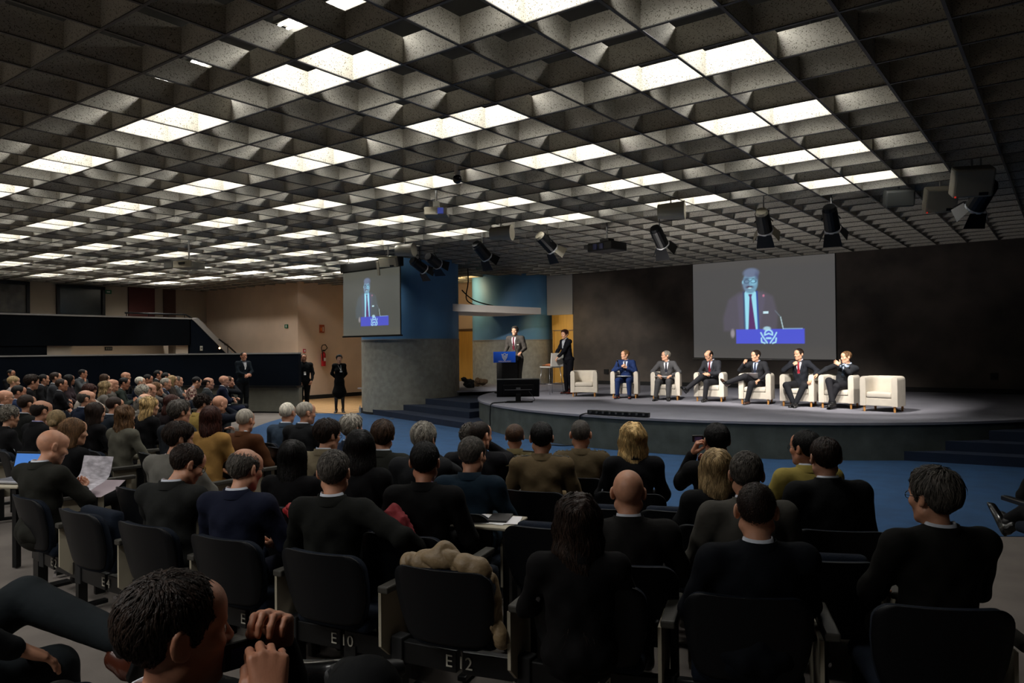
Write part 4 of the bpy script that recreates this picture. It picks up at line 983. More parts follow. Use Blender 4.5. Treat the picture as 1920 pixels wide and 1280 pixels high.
# empty chairs that show
def empty_seat(x, y, label, folded=True): chair(x, y, hd((x, y), TGT), label, folded)
g4 = seat_at(2); chair(g4[0], g4[1], g4[2], 'empty folded chair on the rail marked four', True)
g12 = seat_at(6); chair(g12[0], g12[1], g12[2], 'empty chair with a quilted jacket over its back', True)
empty_seat(-2.48, 3.74, 'empty dark chair behind the khaki uniforms, in front of the tablet with papers')
empty_seat(-2.50, 4.35, 'empty shiny backed chair behind the khaki uniforms')
empty_seat(-2.05, 4.55, 'empty chair between the golden haired woman and the man with the camera')
empty_seat(-1.78, 5.62, 'empty folded chair in the front row by the blue carpet')
empty_seat(-1.05, 3.95, 'empty chair back beside the grey suited man')
empty_seat(-7.55, 3.35, 'empty chair behind the grey sweater woman')
c_ = chair(-.02, 6.76, hd((-.02, 6.76), TGT), 'chair with an end arm at the right edge by the blue carpet') or SC.objects[-1]
MB().box((-.335, .02, .66), (.062, .40, .035)).obj('armrest', M_BLACK, c_, bevel=.008); MB().box((-.335, -.10, .40), (.035, .05, .52)).obj('armrest_post', M_BLACK, c_, bevel=.006); MB().box((-.335, -.10, .12), (.06, .10, .10)).obj('bracket', M_BLACK, c_, bevel=.01)
# the rail under row E with its painted seat numbers
rl = empty('seat_rail', (-3.1, 2.6, 0)); tag(rl, 'long black steel rail carrying the nearest row of chairs, marked with white seat numbers', 'seat rail')
def rl_obj(mb, name, m, **kw): o = mb.obj(name, m, rl, **kw); o.matrix_parent_inverse = Matrix.Translation((3.1, -2.6, 0)); return o
for i, (a, b) in enumerate(zip(RAIL, RAIL[1:])):
    d = Vector((b[0] - a[0], b[1] - a[1])); ang = math.atan2(d.y, d.x)
    rl_obj(MB().box(((a[0] + b[0]) / 2, (a[1] + b[1]) / 2, .30), (d.length * .96, .05, .11), rz=ang), 'beam', M_BLACK, bevel=.006)
for i in range(0, len(RAIL), 1):
    p = RAIL[i]
    if i in (0, 5, 8): rl_obj(MB().box((p[0] + .05, p[1] + .02, .14), (.09, .07, .28)), 'leg', M_BLACK); rl_obj(MB().box((p[0] + .05, p[1] + .06, .012), (.10, .34, .022)), 'foot', M_BLACK)
    if i + 1 < len(RAIL): rl_obj(MB().box(((p[0] + RAIL[i + 1][0]) / 2, (p[1] + RAIL[i + 1][1]) / 2, .30), (.07, .075, .15), rz=.1), 'bracket', M_BLACKM, bevel=.006)
M_NUM = mat('number_paint', 'b8b4a6', .6)
def text(body, loc, rot, size, m, parent, name='lettering', extr=.001, align='CENTER'):
    c = bpy.data.curves.new(name, 'FONT'); c.body = body; c.size = size; c.align_x = align; c.align_y = 'CENTER'; c.extrude = extr; c.resolution_u = 3
    o = bpy.data.objects.new(name, c); COL.objects.link(o); c.materials.append(m); o.parent = parent; o.location = loc; o.rotation_euler = rot; return o
for i in range(1, 10):
    x, y, h = seat_at(i); q = (x - math.cos(h) * .0785, y - math.sin(h) * .0785)
    text('E %d' % (2 * i), (q[0] + 3.1, q[1] - 2.6, .30), (math.pi / 2, 0, h - math.pi / 2), .085, M_NUM, rl, 'seat_number')
# ------------------------------------------------------------------ things among the audience
def slab(name, c, d, rz, m, label, cat, tilt=0, **kw):
    o = MB().box((0, 0, 0), d).obj(name, m, bevel=min(d) * .25, loc=c, rot=(tilt, 0, rz)); return tag(o, label, cat, **kw)
def wr(k, i): return w_of(KEYS[k], KEYS[k]['arm'][i][2])
def heading_of(k): return KEYS[k]['th']
# puffer jacket over the empty chair twelve
h12 = g12[2] - math.pi / 2
S_ = []
for r_ in range(6):
    u = -.175 + .35 * r_ / 5; hump = .03 * math.cos(u * 6) + .012 * math.sin(r_ * 2.4)
    pth = [(u, -.10, .50), (u, -.13, .66), (u, -.165, .78), (u, -.215, .825 + hump)]
    for a_, b_ in zip(pth, pth[1:]): S_.append(cone(a_, .047, b_, .047))
S_ += [cone((-.15, -.22, .85), .035, (0, -.22, .895), .042), cone((0, -.22, .895), .042, (.16, -.20, .85), .038), cone((.20, -.19, .80), .042, (.255, -.15, .50), .036)]
PP, QQ, _ = sdf_mesh(S_, .0075, .03, relax=1)
vn_ = np.zeros_like(PP); A_ = PP[QQ]; fn_ = np.cross(A_[:, 1] - A_[:, 0], A_[:, 3] - A_[:, 0]); np.add.at(vn_, QQ.ravel(), np.repeat(fn_, 4, 0)); vn_ /= np.maximum(np.linalg.norm(vn_, axis=1), 1e-9)[:, None]
wob = noise3(PP, 14, 2) * 1.3; q1 = np.abs(np.sin((PP[:, 0] * .55 + PP[:, 2] * .5 - PP[:, 1] * .7) * 44 + wob)) ** .6; q2 = np.abs(np.sin((PP[:, 0] * .9 - PP[:, 2] * .45) * 21 + wob * 1.6 + 1)) ** .5
PP = PP + vn_ * (.026 * (q1 * q2) - .012 + .010 * noise3(PP, 30, 8))[:, None]; pm = np_mesh('puffer_jacket', PP, QQ)
pj = link('puffer_jacket', pm, mat('tan_nylon', '7d694c', .55, noise=.1, nscale=20, bump=.3, bscale=30), loc=(g12[0], g12[1], -.03), rot=(0, 0, h12)); tag(pj, 'tan quilted down jacket bunched over the back of an empty chair', 'jacket')
def heap(name, c, r, label, m, seed, cat='jacket', h=.012):
    q = np.random.default_rng(seed); S = [ell(q.normal(0, 1, 3) * np.array(r) * .45, np.array(r) * q.uniform(.35, .75, 3)) for _ in range(16)]
    PP, QQ, _ = sdf_mesh(S, h, .015); g_ = PP / np.array(r); PP = PP + g_ / np.maximum(np.linalg.norm(g_, axis=1), .1)[:, None] * (noise3(PP, 60, seed) * min(r) * .22 + np.abs(noise3(PP * np.array([1, .4, 1]), 110, seed + 1)) * min(r) * .16)[:, None]
    o = link(name, np_mesh(name, PP, QQ), m, loc=c); return tag(o, label, cat)
M_REDC = mat('red_nylon', 'a01a22', .5, bump=.4, bscale=25, noise=.15)
heap('red_jacket', (-3.62, 2.90, .84), (.22, .12, .06), 'bright red jacket folded over a chair between the midnight blue suit and the next man', M_REDC, 3)
heap('red_scarf', (-3.02, 2.95, .80), (.11, .08, .13), 'dark red scarf hanging beside the man with his arm outstretched', mat('dark_red_cloth', '7a121c', .8), 5, 'scarf')
# raised writing tablet with papers and notebook
hT = hd((-2.93, 3.66), TGT) - math.pi / 2; TX, TY, TZ = -2.93, 3.64, .745
tb = empty('raised_tablet', (TX, TY, 0), hT); tag(tb, 'raised beige writing tablet carrying papers next to the black sweater man', 'tablet')
MB().box((0, 0, TZ), (.40, .34, .018)).obj('board', M_TABLET, tb, bevel=.006); MB().box((.17, -.12, TZ / 2), (.04, .05, TZ - .03)).obj('post', M_BLACK, tb)
for i, a in enumerate((.05, -.18, .22)):
    slab('paper_sheet', (TX - .05 + .05 * i, TY + .02, TZ + .0105 + .0015 * i), (.297, .21, .0012), hT + a, M_PAPER, ['white paper sheet lowest on the raised tablet', 'white paper sheet middle of three on the raised tablet', 'white paper sheet on top of the raised tablet'][i], 'paper', group='papers on the raised tablet')
slab('notebook', (TX + .05, TY + .05, TZ + .021), (.13, .20, .014), hT + .15, mat('black_notebook', '232120', .5), 'black notebook lying on the papers of the raised tablet', 'notebook')
# papers of the reading man
w46 = (wr(46, 0) + wr(46, 1)) / 2; h46 = heading_of(46)
f46 = V3(-math.sin(h46), math.cos(h46), 0)
def sheet(name, c, d, curl, rz, tilt, label, m=M_PAPER, roll=0):
    mb = MB(); n = 8; v = []
    for i in range(n + 1):
        for j in (0, 1): u = (i / n - .5) * d[1]; v.append(((j - .5) * d[0], u, curl * (u / d[1] * 2) ** 2 + curl * .3 * math.sin(i)))
    v += [(a, b, c_ - .0015) for a, b, c_ in v]; f = [(2 * i, 2 * i + 1, 2 * i + 3, 2 * i + 2) for i in range(n)]; N2 = 2 * (n + 1); f += [tuple(reversed([x + N2 for x in q])) for q in f]
    mb.add(v, f); me = mb.mesh(name, True); o = link(name, me, m, loc=tuple(c)); o.rotation_euler = (tilt, roll, rz); return tag(o, label, 'paper')
M_PRINT = mat('printed_paper', 'd6d2da', .8, noise=.5, nscale=14, stretch=(1, 3, 1), col2='a09ca4')
M_LEAF = mat('newsprint', 'c9c4cc', .8)
sheet('newspaper', w46 + f46 * .12 + V3(0, 0, .06), (.30, .34), .05, h46, .75, 'open white newspaper page held up by the bald reading man', M_PRINT)
sheet('magazine', w46 + f46 * .14 + V3(0, 0, -.03), (.36, .30), .012, h46 + .2, .25, 'magazine on the knee of the bald reading man', mat('magazine_pink', 'b8a8b0', .6))
# laptop of a neighbour at the left edge
lp = empty('laptop', (-7.45, 2.62, .70), math.radians(25)); tag(lp, 'open silver laptop with a bright blue screen at the left edge', 'laptop')
MB().box((0, 0, .01), (.34, .24, .016)).obj('base', mat('silver_plastic', 'a8a8ac', .4, metal=.5), lp, bevel=.004)
MB().box((0, .0, .020), (.29, .13, .004)).obj('keyboard', mat('grey_keys', '55555a', .6), lp)
MB().box((0, .155, .125), (.34, .012, .23), M=Matrix.Rotation(math.radians(-15), 3, 'X')).obj('lid', M_BLACK, lp, bevel=.004)
MB().box((0, .146, .125), (.31, .004, .195), M=Matrix.Rotation(math.radians(-15), 3, 'X')).obj('screen', mat('laptop_screen', '3f78c8', emit=.5), lp)
lt = empty('raised_tablet', (-7.45, 2.6, 0), math.radians(25)); tag(lt, 'raised beige writing tablet under the silver laptop', 'tablet')
MB().box((0, 0, .685), (.46, .36, .018)).obj('board', M_TABLET, lt, bevel=.006); MB().box((.2, -.16, .34), (.04, .05, .66)).obj('post', M_BLACK, lt)
# phones, cameras, strap
p50 = (wr(50, 0) + wr(50, 1)) / 2; th = heading_of(50); slab('phone', tuple(p50 + V3(-math.sin(th), math.cos(th), 0) * .10 + V3(0, 0, .02)), (.07, .14, .009), th, M_BLACK, 'black phone in the hands of the bearded man', 'phone', tilt=.6)
def compact(c, rz, label, s=1.0):
    o = empty('compact_camera', tuple(c), rz); tag(o, label, 'camera')
    MB().box((0, 0, 0), (.105 * s, .035 * s, .065 * s)).obj('body', M_BLACK, o, bevel=.006); MB().tube((0, .015 * s, 0), (0, .05 * s, 0), .026 * s, n=16).obj('lens', M_BLACK, o, smooth=True)
    MB().box((0, -.0185 * s, -.004), (.07 * s, .003, .048 * s)).obj('display', mat('camera_display', '3a3c70', .2), o)
    return o
c69 = wr(69, 1); th = heading_of(69); compact(c69 + V3(-math.sin(th), math.cos(th), 0) * .02 + V3(math.cos(th), math.sin(th), 0) * .04 + V3(0, 0, .10), th, 'small compact camera held up by the black haired man in black', .75)
sp = [w_of(KEYS[54], KEYS[54]['N'] + p) for p in (V3(.12, -.10, .0), V3(.02, -.15, -.12), V3(-.10, -.16, -.30), V3(-.14, -.13, -.42))]
tag(MB().path([tuple(p) for p in sp], .014, n=6).obj('bag_strap', M_BLACK), 'black bag strap across the back of the beige jacket', 'strap')
# ------------------------------------------------------------------ people right at the camera, on a raised step
struct('floor_rear_step', MB().box((-1.0, -.6, .15), (7, 3.6, .298)), M_CARPET)
hF = math.radians(95)
hF1 = math.radians(52)
F1 = person((-1.475, .80, .28), hF1, 'brown haired man filming with a small video camera, nearest person', crown=1.09, hyaw=-24, pitch=2, hairk='short', hc='D', skin=1, top='101112', trousers='131415', kind='suit', hi=True, lean=-6, thigh=.50,
            legs=[((.08, .38, .845), (-.34, .36, .70)), ((-.10, .42, None), (-.12, .44, .09))], shoes='0d0d0e',
            arms=[((.10, .19, .34), (.6, .1, -1), 'hold', (.9, .2, .1)), ((-.10, .20, .38), (-.5, .2, -1), 'hold', (-.9, .3, .2))], eyes=True)
compact((-1.43, .93, 1.185), hF1 + .45, 'small black video camera held by the nearest man', .9)
chair(F1['cx'], F1['cy'], hF1, 'dark chair of the man with the video camera').location.z = .30
F2 = person((-2.95, .675, .26), math.radians(75), 'person in grey trousers with crossed legs and a hand on the thigh', crown=1.30, hairk='short', hc='D', skin=0, top='1b1d1f', trousers='1c2124', kind='suit', hi=True, lean=-4, anchor='hip',
            legs=[((.12, .44, None), (.10, .5, .09)), ((.0, .42, .76), (.34, .62, .63))], shoes='4a2418', arms=[((.22, .33, .13), (.7, -.5, -.3), 'spread', (0, .1, 1)), ((-.2, .2, .15), (-.7, -.5, -.3), 'curl', (0, .2, 1))])
chair(F2['cx'], F2['cy'], math.radians(75), 'dark chair of the person with crossed legs at the left edge').location.z = .30
# person out of frame on the right with a crossed leg
F4 = person((-.02, 6.76, 0), hd((-.02, 6.76), TGT), 'person in dark clothes with a glossy black shoe raised, at the right edge', crown=1.26, hairk='short', hc='D', skin=0, top='141414', trousers='141416', kind='suit', hi=False, anchor='hip', legs=[((.12, .42, None), (.13, .42, .09)), ((-.02, .44, .50), (-.12, .52, .42))], shoes='121212')
# ------------------------------------------------------------------ stage furniture
def armchair_src():
    r = empty('armchair', (0, 0, 0))
    # U shaped shell swept in plan; front at +Y
    path = [(.335, .33)] + [(.335, y) for y in (.2, .05, -.05)]
    path += [(.335 - .19 + .19 * math.cos(a), -.05 - .24 * math.sin(a)) for a in np.linspace(.2, math.pi / 2, 6)]
    path += [(-x, y) for x, y in reversed(path)]
    prof = [(-.062, .13), (-.062, .69), (-.055, .735), (-.03, .765), (0, .775), (.03, .765), (.055, .735), (.062, .69), (.062, .13)]
    v = []; f = []; n = len(prof)
    for i, p in enumerate(path):
        a = Vector(path[max(i - 1, 0)]); b = Vector(path[min(i + 1, len(path) - 1)]); d = (b - a).normalized(); nn = Vector((-d.y, d.x))
        for o, z in prof: v.append((p[0] - nn.x * o, p[1] - nn.y * o, z - .0))
    for i in range(len(path) - 1):
        for k in range(n): q = (k + 1) % n; f.append((i * n + k, i * n + q, (i + 1) * n + q, (i + 1) * n + k))
    f += [tuple(range(n - 1, -1, -1)), tuple((len(path) - 1) * n + k for k in range(n))]
    me = MB().add(v, f).mesh('shell', True); bm = bmesh.new(); bm.from_mesh(me); bmesh.ops.recalc_face_normals(bm, faces=bm.faces); bm.to_mesh(me); bm.free()
    o = link('shell', me, M_CREAM, r); smooth_angle(o, 50)
    MB().box((0, .03, .215), (.56, .56, .17)).obj('seat_base', M_CREAM, r, bevel=.012)
    MB().box((0, .035, .365), (.545, .58, .135)).obj('seat_cushion', M_CREAM, r, bevel=.045, seg=4, smooth=True)
    for x in (-.32, .32):
        for y in (.28, -.22): MB().tube((x * (1 if y > 0 else .9), y, 0), (x * (1 if y > 0 else .9), y, .135), .021, .027, n=12).obj('leg', M_PINE, r, smooth=False)
    return r
AC = [  # middle of the front legs in the photograph, turn away from the hall, label
 ((1095, 743.5), 6, 'first cream tub armchair, empty, beside the stool'),
 ((1171, 746.5), 10, 'cream tub armchair under the man in the bright blue suit'),
 ((1248, 750), 9, 'cream tub armchair under the grey haired man in a grey suit'),
 ((1330, 752.5), 15, 'cream tub armchair under the man with clasped hands'),
 ((1416, 757.5), 14, 'cream tub armchair under the man with brown shoes'),
 ((1495, 762), 16, 'cream tub armchair under the man with fist at his mouth'),
 ((1569, 765.5), 20, 'cream tub armchair under the man leaning sideways'),
 ((1649, 772), 22, 'last cream tub armchair, empty, at the far right of the stage')]
arm0 = None; ACH = []; ASC = .83
for (px, py), turn, label in AC:
    g = ground(px, py, SZ); a = math.atan2(g[1], g[0]) - math.radians(180 + turn)
    f = V3(math.cos(a), math.sin(a), 0); c = V3(g[0], g[1], 0) - f * .28 * ASC
    o = armchair_src() if arm0 is None else copy_tree(arm0)
    if arm0 is None: arm0 = o
    o.location = (c[0], c[1], SZ); o.scale = (ASC,) * 3; o.rotation_euler = (0, 0, a - math.pi / 2); tag(o, label, 'armchair', 'cream tub armchairs on the stage'); ACH.append((c, a))
def view_heading(c, rel): return math.atan2(c[1], c[0]) - math.radians(rel)
PSC = .93
def panel(i, label, rel, lean, nod, ypx=657, body=0, **kw):
    c, a = ACH[i]; hw = view_heading(c, rel); b = a + math.radians(body)
    yaw = math.degrees((b - hw + math.pi) % (2 * math.pi) - math.pi); yaw = max(-80, min(80, yaw))
    fx = V3(math.cos(a), math.sin(a), 0); p = c + fx * kw.pop('fwd', -.03); kw.pop('crown', None)
    q = p + fx * .06; d = RC.T @ V3(q[0], q[1], 0); pxx = 960 + F * d[0] / d[2]; r_ = ray(pxx, ypx); crown = H + r_[2] * (q[1] / r_[1]) - SZ
    return person((p[0], p[1], SZ), b, label, hyaw=yaw, pitch=nod, lean=lean, anchor='hip', hi=True, seat=.40, eyes=True, detail=True, group='panel on the stage', crown=crown / PSC, scale=PSC, **kw)
feet = [((.14, .44, None), (.16, .44, .09)), ((-.14, .44, None), (-.15, .42, .09))]
crossL = [((.06, .46, .60), (-.05, .74, .34)), ((-.10, .44, None), (-.06, .46, .09))]
crossR = [((.10, .44, .62), (.30, .66, .36)), ((-.10, .44, None), (-.08, .46, .09))]
P1 = panel(1, 'man in a bright blue suit holding a microphone to his chest', -122, 4, 0, ypx=657, crown=1.29, hairk='short', hc='T', skin=2, top='22335e', shirt='c8d0e4', tie='1c2030', trousers='22335e', shoes='8a3a28', width=1.06, legs=feet,
   arms=[((.07, .24, .36), (.9, -.1, -.6), 'fist', (.3, .6, .5)), ((-.06, .22, .33), (-.9, -.1, -.6), 'fist', (-.3, .6, .5))])
P2 = panel(2, 'grey haired man in glasses and a mid grey suit with hands on his knees', -110, 6, 0, ypx=658, crown=1.27, hairk='short', hc='G', skin=2, top='4c4c4e', shirt='d8dae0', tie='2a2c34', trousers='444446', shoes='16161a', glasses=True,
   legs=[((.16, .44, None), (.20, .52, .09)), ((-.10, .44, None), (-.10, .50, .09))], arms=[((.17, .30, .16), (.9, -.2, -.3), 'curl', (0, .2, 1)), ((-.15, .30, .15), (-.9, -.2, -.3), 'curl', (0, .2, 1))])
P3 = panel(3, 'balding man looking down in a charcoal suit and maroon tie, hands clasped', -130, 2, 22, ypx=656, crown=1.28, hairk='fringe', hc='D', skin=2, top='2e2f34', shirt='c4cce4', tie='6a1a26', trousers='2c2c30', shoes='121214', glasses=True, body=-12,
   legs=[((.06, .46, .60), (.36, .60, .30)), ((-.08, .44, None), (-.04, .46, .09))], arms=[((.04, .27, .20), (.9, -.2, -.4), 'fold' and 'curl', (.4, .5, .6)), ((-.04, .28, .20), (-.9, -.2, -.4), 'curl', (-.4, .5, .6))])
P4 = panel(4, 'man in a dark grey suit with brown shoes, hand raised before his chin', -125, 2, 6, ypx=657, crown=1.28, hairk='short', hc='D', skin=2, top='27282c', shirt='b4c2e0', tie='262c3c', trousers='2a2a2e', shoes='4e3020', body=-15,
   legs=[((.10, .44, .64), (.48, .50, .48)), ((-.08, .44, None), (.02, .46, .09))], arms=[((.20, .26, .46), (.9, .1, -.8), 'fist', (.2, .7, .2)), ((-.20, .30, .10), (-.9, -.3, -.2), 'curl', (0, .2, 1))])
P5 = panel(5, 'man in a dark three piece suit and red tie with fist at his mouth', -140, 6, 4, ypx=654, crown=1.33, hairk='short', hc='D', skin=2, top='22242a', shirt='d4cfd8', tie='8a2430', trousers='232428', shoes='141416',
   legs=[((.18, .43, None), (.02, .50, .09)), ((-.18, .43, None), (-.04, .54, .09))], arms=[((.10, .20, .44), (1, .1, -.6), 'fist', (.2, .9, .1)), ((-.30, .28, .14), (-.9, -.5, .2), 'curl', (0, .3, 1))])
P6 = panel(6, 'man in a dark suit leaning sideways with his hand over his face', -120, -2, 6, ypx=659, crown=1.22, hairk='short', hc='L', skin=2, top='26282c', shirt='b8cbe6', tie='2a3440', trousers='242428', shoes='1a1a1c', side=-16,
   legs=[((.10, .45, .58), (-.02, .56, .14)), ((-.06, .44, None), (.06, .48, .09))], arms=[((.44, .16, .24), (.6, -.7, .0), 'curl', (.2, .2, 1)), ((-.06, .24, .44), (-.9, .2, -.7), 'spread', (-.3, .9, .2))])
def wpt(K, i): return w_of(K, K['arm'][i][2])
# small things held by the panel
q = wpt(P1, 0); mp = link('microphone', MB().tube((0, 0, -.09), (0, 0, .06), .010, .013, n=10).tube((0, 0, .06), (0, 0, .105), .018, .016, n=10).mesh('microphone', True), M_BLACK, loc=tuple(q + V3(-.05, -.08, .07)), rot=(.4, 0, 0)); tag(mp, 'black hand microphone at the chest of the man in the bright blue suit', 'microphone')
def on_lap(K, dz, label, dx=0, dy=.26, rz=0, tilt=0): slab('paper_sheet', tuple(w_of(K, K['hip'] + V3(dx, dy, dz))), (.21, .297, .004), K['th'] + rz, M_PAPER, label, 'paper', tilt=tilt)
on_lap(P1, .115, 'white papers on the lap of the man in the bright blue suit', .03, .24, .8)
on_lap(P2, .13, 'white paper across the knees of the grey suited man', .08, .30, 1.2)
on_lap(P4, .17, 'white papers held at the waist of the man with brown shoes', .0, .24, .5, .5)
# lectern with the blue sign
pd = empty('lectern', (-12.12, 15.92, SZ), 0); tag(pd, 'black lectern with a blue sign board on the left of the stage', 'lectern')
sd = V3(.52, .85, 0); sd /= np.linalg.norm(sd); rz = math.atan2(sd[1], sd[0]); pd.rotation_euler = (0, 0, rz)
MB().box((.04, .12, .45), (.46, .40, .90)).obj('body', M_BLACKM, pd, bevel=.01); MB().box((.04, .12, .03), (.56, .5, .06)).obj('base', M_BLACK, pd, bevel=.01)
MB().box((.05, .14, 1.02), (.62, .46, .035), M=Matrix.Rotation(.2, 3, 'X')).obj('top', M_BLACK, pd, bevel=.008)
MB().box((.04, .12, .95), (.50, .44, .12)).obj('neck', M_BLACKM, pd)
sg = MB().box((-.14, -.165, .985), (.63, .02, .29)).obj('sign_board', M_SIGNBLUE, pd, bevel=.004)
M_SIGNW = mat('sign_white', 'e4e4da', .5); M_SIGNG = mat('sign_grey', '6a6a5a', .5)
text('VERONAFIERE', (-.14, -.1775, .868), (math.pi / 2, 0, 0), .058, M_SIGNW, sg, 'sign_lettering', .002)
def emblem(parent, c, s, m, y):
    """crowned shield: two horned side strokes, a rounded crown and a nested shield"""
    def stroke(pts, w, closed=False):
        mb = MB(); P = [Vector((p[0] * s + c[0], y, p[1] * s + c[1])) for p in pts]
        for a, b in zip(P, P[1:]):
            d = (b - a).normalized(); n = Vector((-d.z, 0, d.x)) * w * s / 2; a2 = a - d * w * s * .2; b2 = b + d * w * s * .2; k = Vector((0, -.003, 0))
            mb.add([a2 - n, b2 - n, b2 + n, a2 + n, a2 - n + k, b2 - n + k, b2 + n + k, a2 + n + k], [(3, 2, 1, 0), (4, 5, 6, 7), (0, 1, 5, 4), (1, 2, 6, 5), (2, 3, 7, 6), (3, 0, 4, 7)])
        return mb.obj('emblem_stroke', m, parent)
    ar = lambda cx, cz, r, a0, a1, n=9, e=1: [(cx + r * math.cos(a), cz + e * r * math.sin(a)) for a in np.linspace(a0, a1, n)]
    stroke(ar(0, .62, .30, -.3, math.pi + .3), .13)
    stroke([(-.78, .72), (-.62, .30), (-.60, .0), (-.40, -.45), (0, -.92), (.40, -.45), (.60, .0), (.62, .30), (.78, .72)], .16)
    stroke([(-.78, .72), (-.46, .52), (-.30, .42)], .13); stroke([(.78, .72), (.46, .52), (.30, .42)], .13)
    stroke([(-.32, .18), (-.28, -.18), (0, -.52), (.28, -.18), (.32, .18), (0, .32), (-.32, .18)], .13); stroke([(-.10, .02), (.10, .02)], .16); stroke([(0, -.08), (0, -.26)], .10)
emblem(sg, (-.14, .99), .105, M_SIGNW, -.1755)
mc = MB().path([(.16, -.02, 1.04), (.17, -.06, 1.18), (.17, -.10, 1.27), (.165, -.06, 1.31)], .006, n=6); mc.tube((.165, -.06, 1.31), (.16, -.01, 1.33), .012, n=8); mc.obj('gooseneck_microphone', M_BLACK, pd, smooth=True)
SPK = person((-12.12, 16.33, SZ), view_heading((-12.12, 16.33), 205), 'speaker in a grey suit and maroon tie standing behind the blue lectern', crown=1.80, hyaw=-8, hairk='thick', hc='S', skin=2, top='4a4642', shirt='dcd8dc', tie='6a2030', trousers='3a3836', sit=False, hi=True, lean=5, width=1.14, eyes=True, detail=True, shoes='101012', anchor='hip', vcut=.36,
   arms=[((.20, .24, .17), (.35, -.9, -.3), 'curl', (0, .2, 1)), ((-.22, .24, .17), (-.35, -.9, -.3), 'curl', (0, .2, 1))])
SPK['patch']('pocket_square', [(-.20, -.135, -.085), (-.222, -.135, -.085)], .006, M_WHITE, nc=3)
# bar stool and the standing woman
bs = empty('bar_stool', (-11.05, 16.42, SZ), math.radians(-18)); tag(bs, 'white bar stool with thin chrome legs beside the standing woman', 'stool')
MB().box((-.02, 0, .71), (.42, .40, .035)).obj('seat', M_WHITE, bs, bevel=.012)
MB().box((.21, .05, .90), (.035, .42, .36), M=Matrix.Rotation(.1, 3, 'Y')).obj('backrest', M_WHITE, bs, bevel=.012)
for x in (-1, 1):
    for y in (-1, 1): MB().tube((x * .17, y * .17, .70), (x * .24, y * .23, 0), .010, n=8).obj('leg', M_CHROME, bs, smooth=True)
for a, b in (((-.22, -.21), (.22, -.21)), ((-.22, .21), (.22, .21)), ((-.22, -.21), (-.22, .21)), ((.22, -.21), (.22, .21))): MB().tube((*a, .26), (*b, .26), .008, n=8).obj('footrest', M_CHROME, bs, smooth=True)
h_ = heap('folded_scarf', (-11.10, 16.36, SZ + .765), (.11, .08, .03), 'orange brown folded scarf lying on the white bar stool', mat('orange_cloth', 'a8643c', .8), 11, 'scarf', .008)
MOD = person((-10.62, 16.62, SZ), view_heading((-10.62, 16.62), -128), 'woman with short dark hair in a black trouser suit leaning on the bar stool', crown=1.68, hyaw=-14, pitch=4, hairk='thick', hc='R', skin=2, top='111218', shirt='b8bcc4', trousers='0e0e14', fem=True, sit=False, hi=True, lean=9, eyes=True, detail=True, shoes='5a2018', anchor='hip',
   arms=[((.20, .36, .02), (.7, -.6, -.2), 'curl', (0, .3, 1)), ((.06, .38, .02), (-.7, -.6, -.2), 'curl', (0, .3, 1))])
# stage monitor seen from behind, floor light bar, cables
mt = empty('stage_monitor', (-10.02, 13.56, SZ), math.radians(128.5 - 90 + 2)); tag(mt, 'black flat screen monitor on a low stand at the stage edge, seen from behind', 'monitor')
R_ = Matrix.Rotation(.30, 3, 'X'); PV = Vector((0, .02, .32)); M_MON = mat('monitor_black', '050506', .5, spec=.2); M_MON2 = mat('monitor_silver', '5a5a5c', .5)
def mon(c, d, name, m, bev=0): MB().box(tuple(R_ @ Vector(c) + PV), d, M=R_).obj(name, m, mt, bevel=bev)
mon((0, 0, 0), (.97, .045, .42), 'screen_case', M_MON, .012); mon((0, -.035, -.03), (.70, .05, .26), 'back_cover', M_MON, .015)
mon((0, 0, .213), (.96, .05, .008), 'top_edge', M_MON2); mon((0, -.064, -.02), (.62, .008, .012), 'cable_channel', M_MON2); mon((0, -.064, .0), (.10, .012, .06), 'bracket', M_MON2, .01)
MB().box((0, .01, .09), (.12, .05, .20)).obj('neck', M_MON, mt, bevel=.008); MB().box((0, -.02, .012), (.52, .30, .024)).obj('foot', M_MON, mt, bevel=.006); MB().box((0, -.19, .014), (.62, .03, .022)).obj('front_rail', M_MON, mt)
lb = empty('light_bar', (0, 0, 0)); tag(lb, 'long black floor light bar lying along the stage edge', 'light bar')
LBP = [(-7.07, 11.72), (-6.66, 11.69), (-6.25, 11.68), (-5.84, 11.70)]
for a, b in zip(LBP, LBP[1:]):
    d = Vector((b[0] - a[0], b[1] - a[1])); MB().box(((a[0] + b[0]) / 2, (a[1] + b[1]) / 2, SZ + .045), (d.length, .09, .08), rz=math.atan2(d.y, d.x)).obj('bar_section', M_BLACK, lb, bevel=.01)
for k in range(9):
    u = (k + .5) / 9; x = -7.05 + 1.2 * u; MB().tube((x, 11.655, SZ + .05), (x, 11.63, SZ + .055), .022, n=8).obj('lamp_lens', mat('dull_lens', '3a3c40', .2), lb)
def cable(pts, label, r=.012, m=None):
    c = bpy.data.curves.new('cable', 'CURVE'); c.dimensions = '3D'; c.bevel_depth = r; c.bevel_resolution = 2; s = c.splines.new('NURBS'); s.points.add(len(pts) - 1); s.use_endpoint_u = True; s.order_u = 3
    for p, q in zip(s.points, pts): p.co = (*q, 1)
    o = link('cable', c, m or M_BLACK); return tag(o, label, 'cable')
def edge(a, r=SR + .06): return (STAGE[0] + r * math.cos(math.radians(a)), STAGE[1] + r * math.sin(math.radians(a)))
e1 = edge(262.5); cable([(-7.0, 11.74, SZ + .03), (*e1, SZ + .02), (*e1, SZ - .1), (e1[0] + .02, e1[1] - .02, .3), (*e1, .1), (e1[0] - .15, e1[1] - .12, .02), (e1[0] - .6, e1[1] - .1, .02)], 'black cable hanging down the stage front from the light bar')
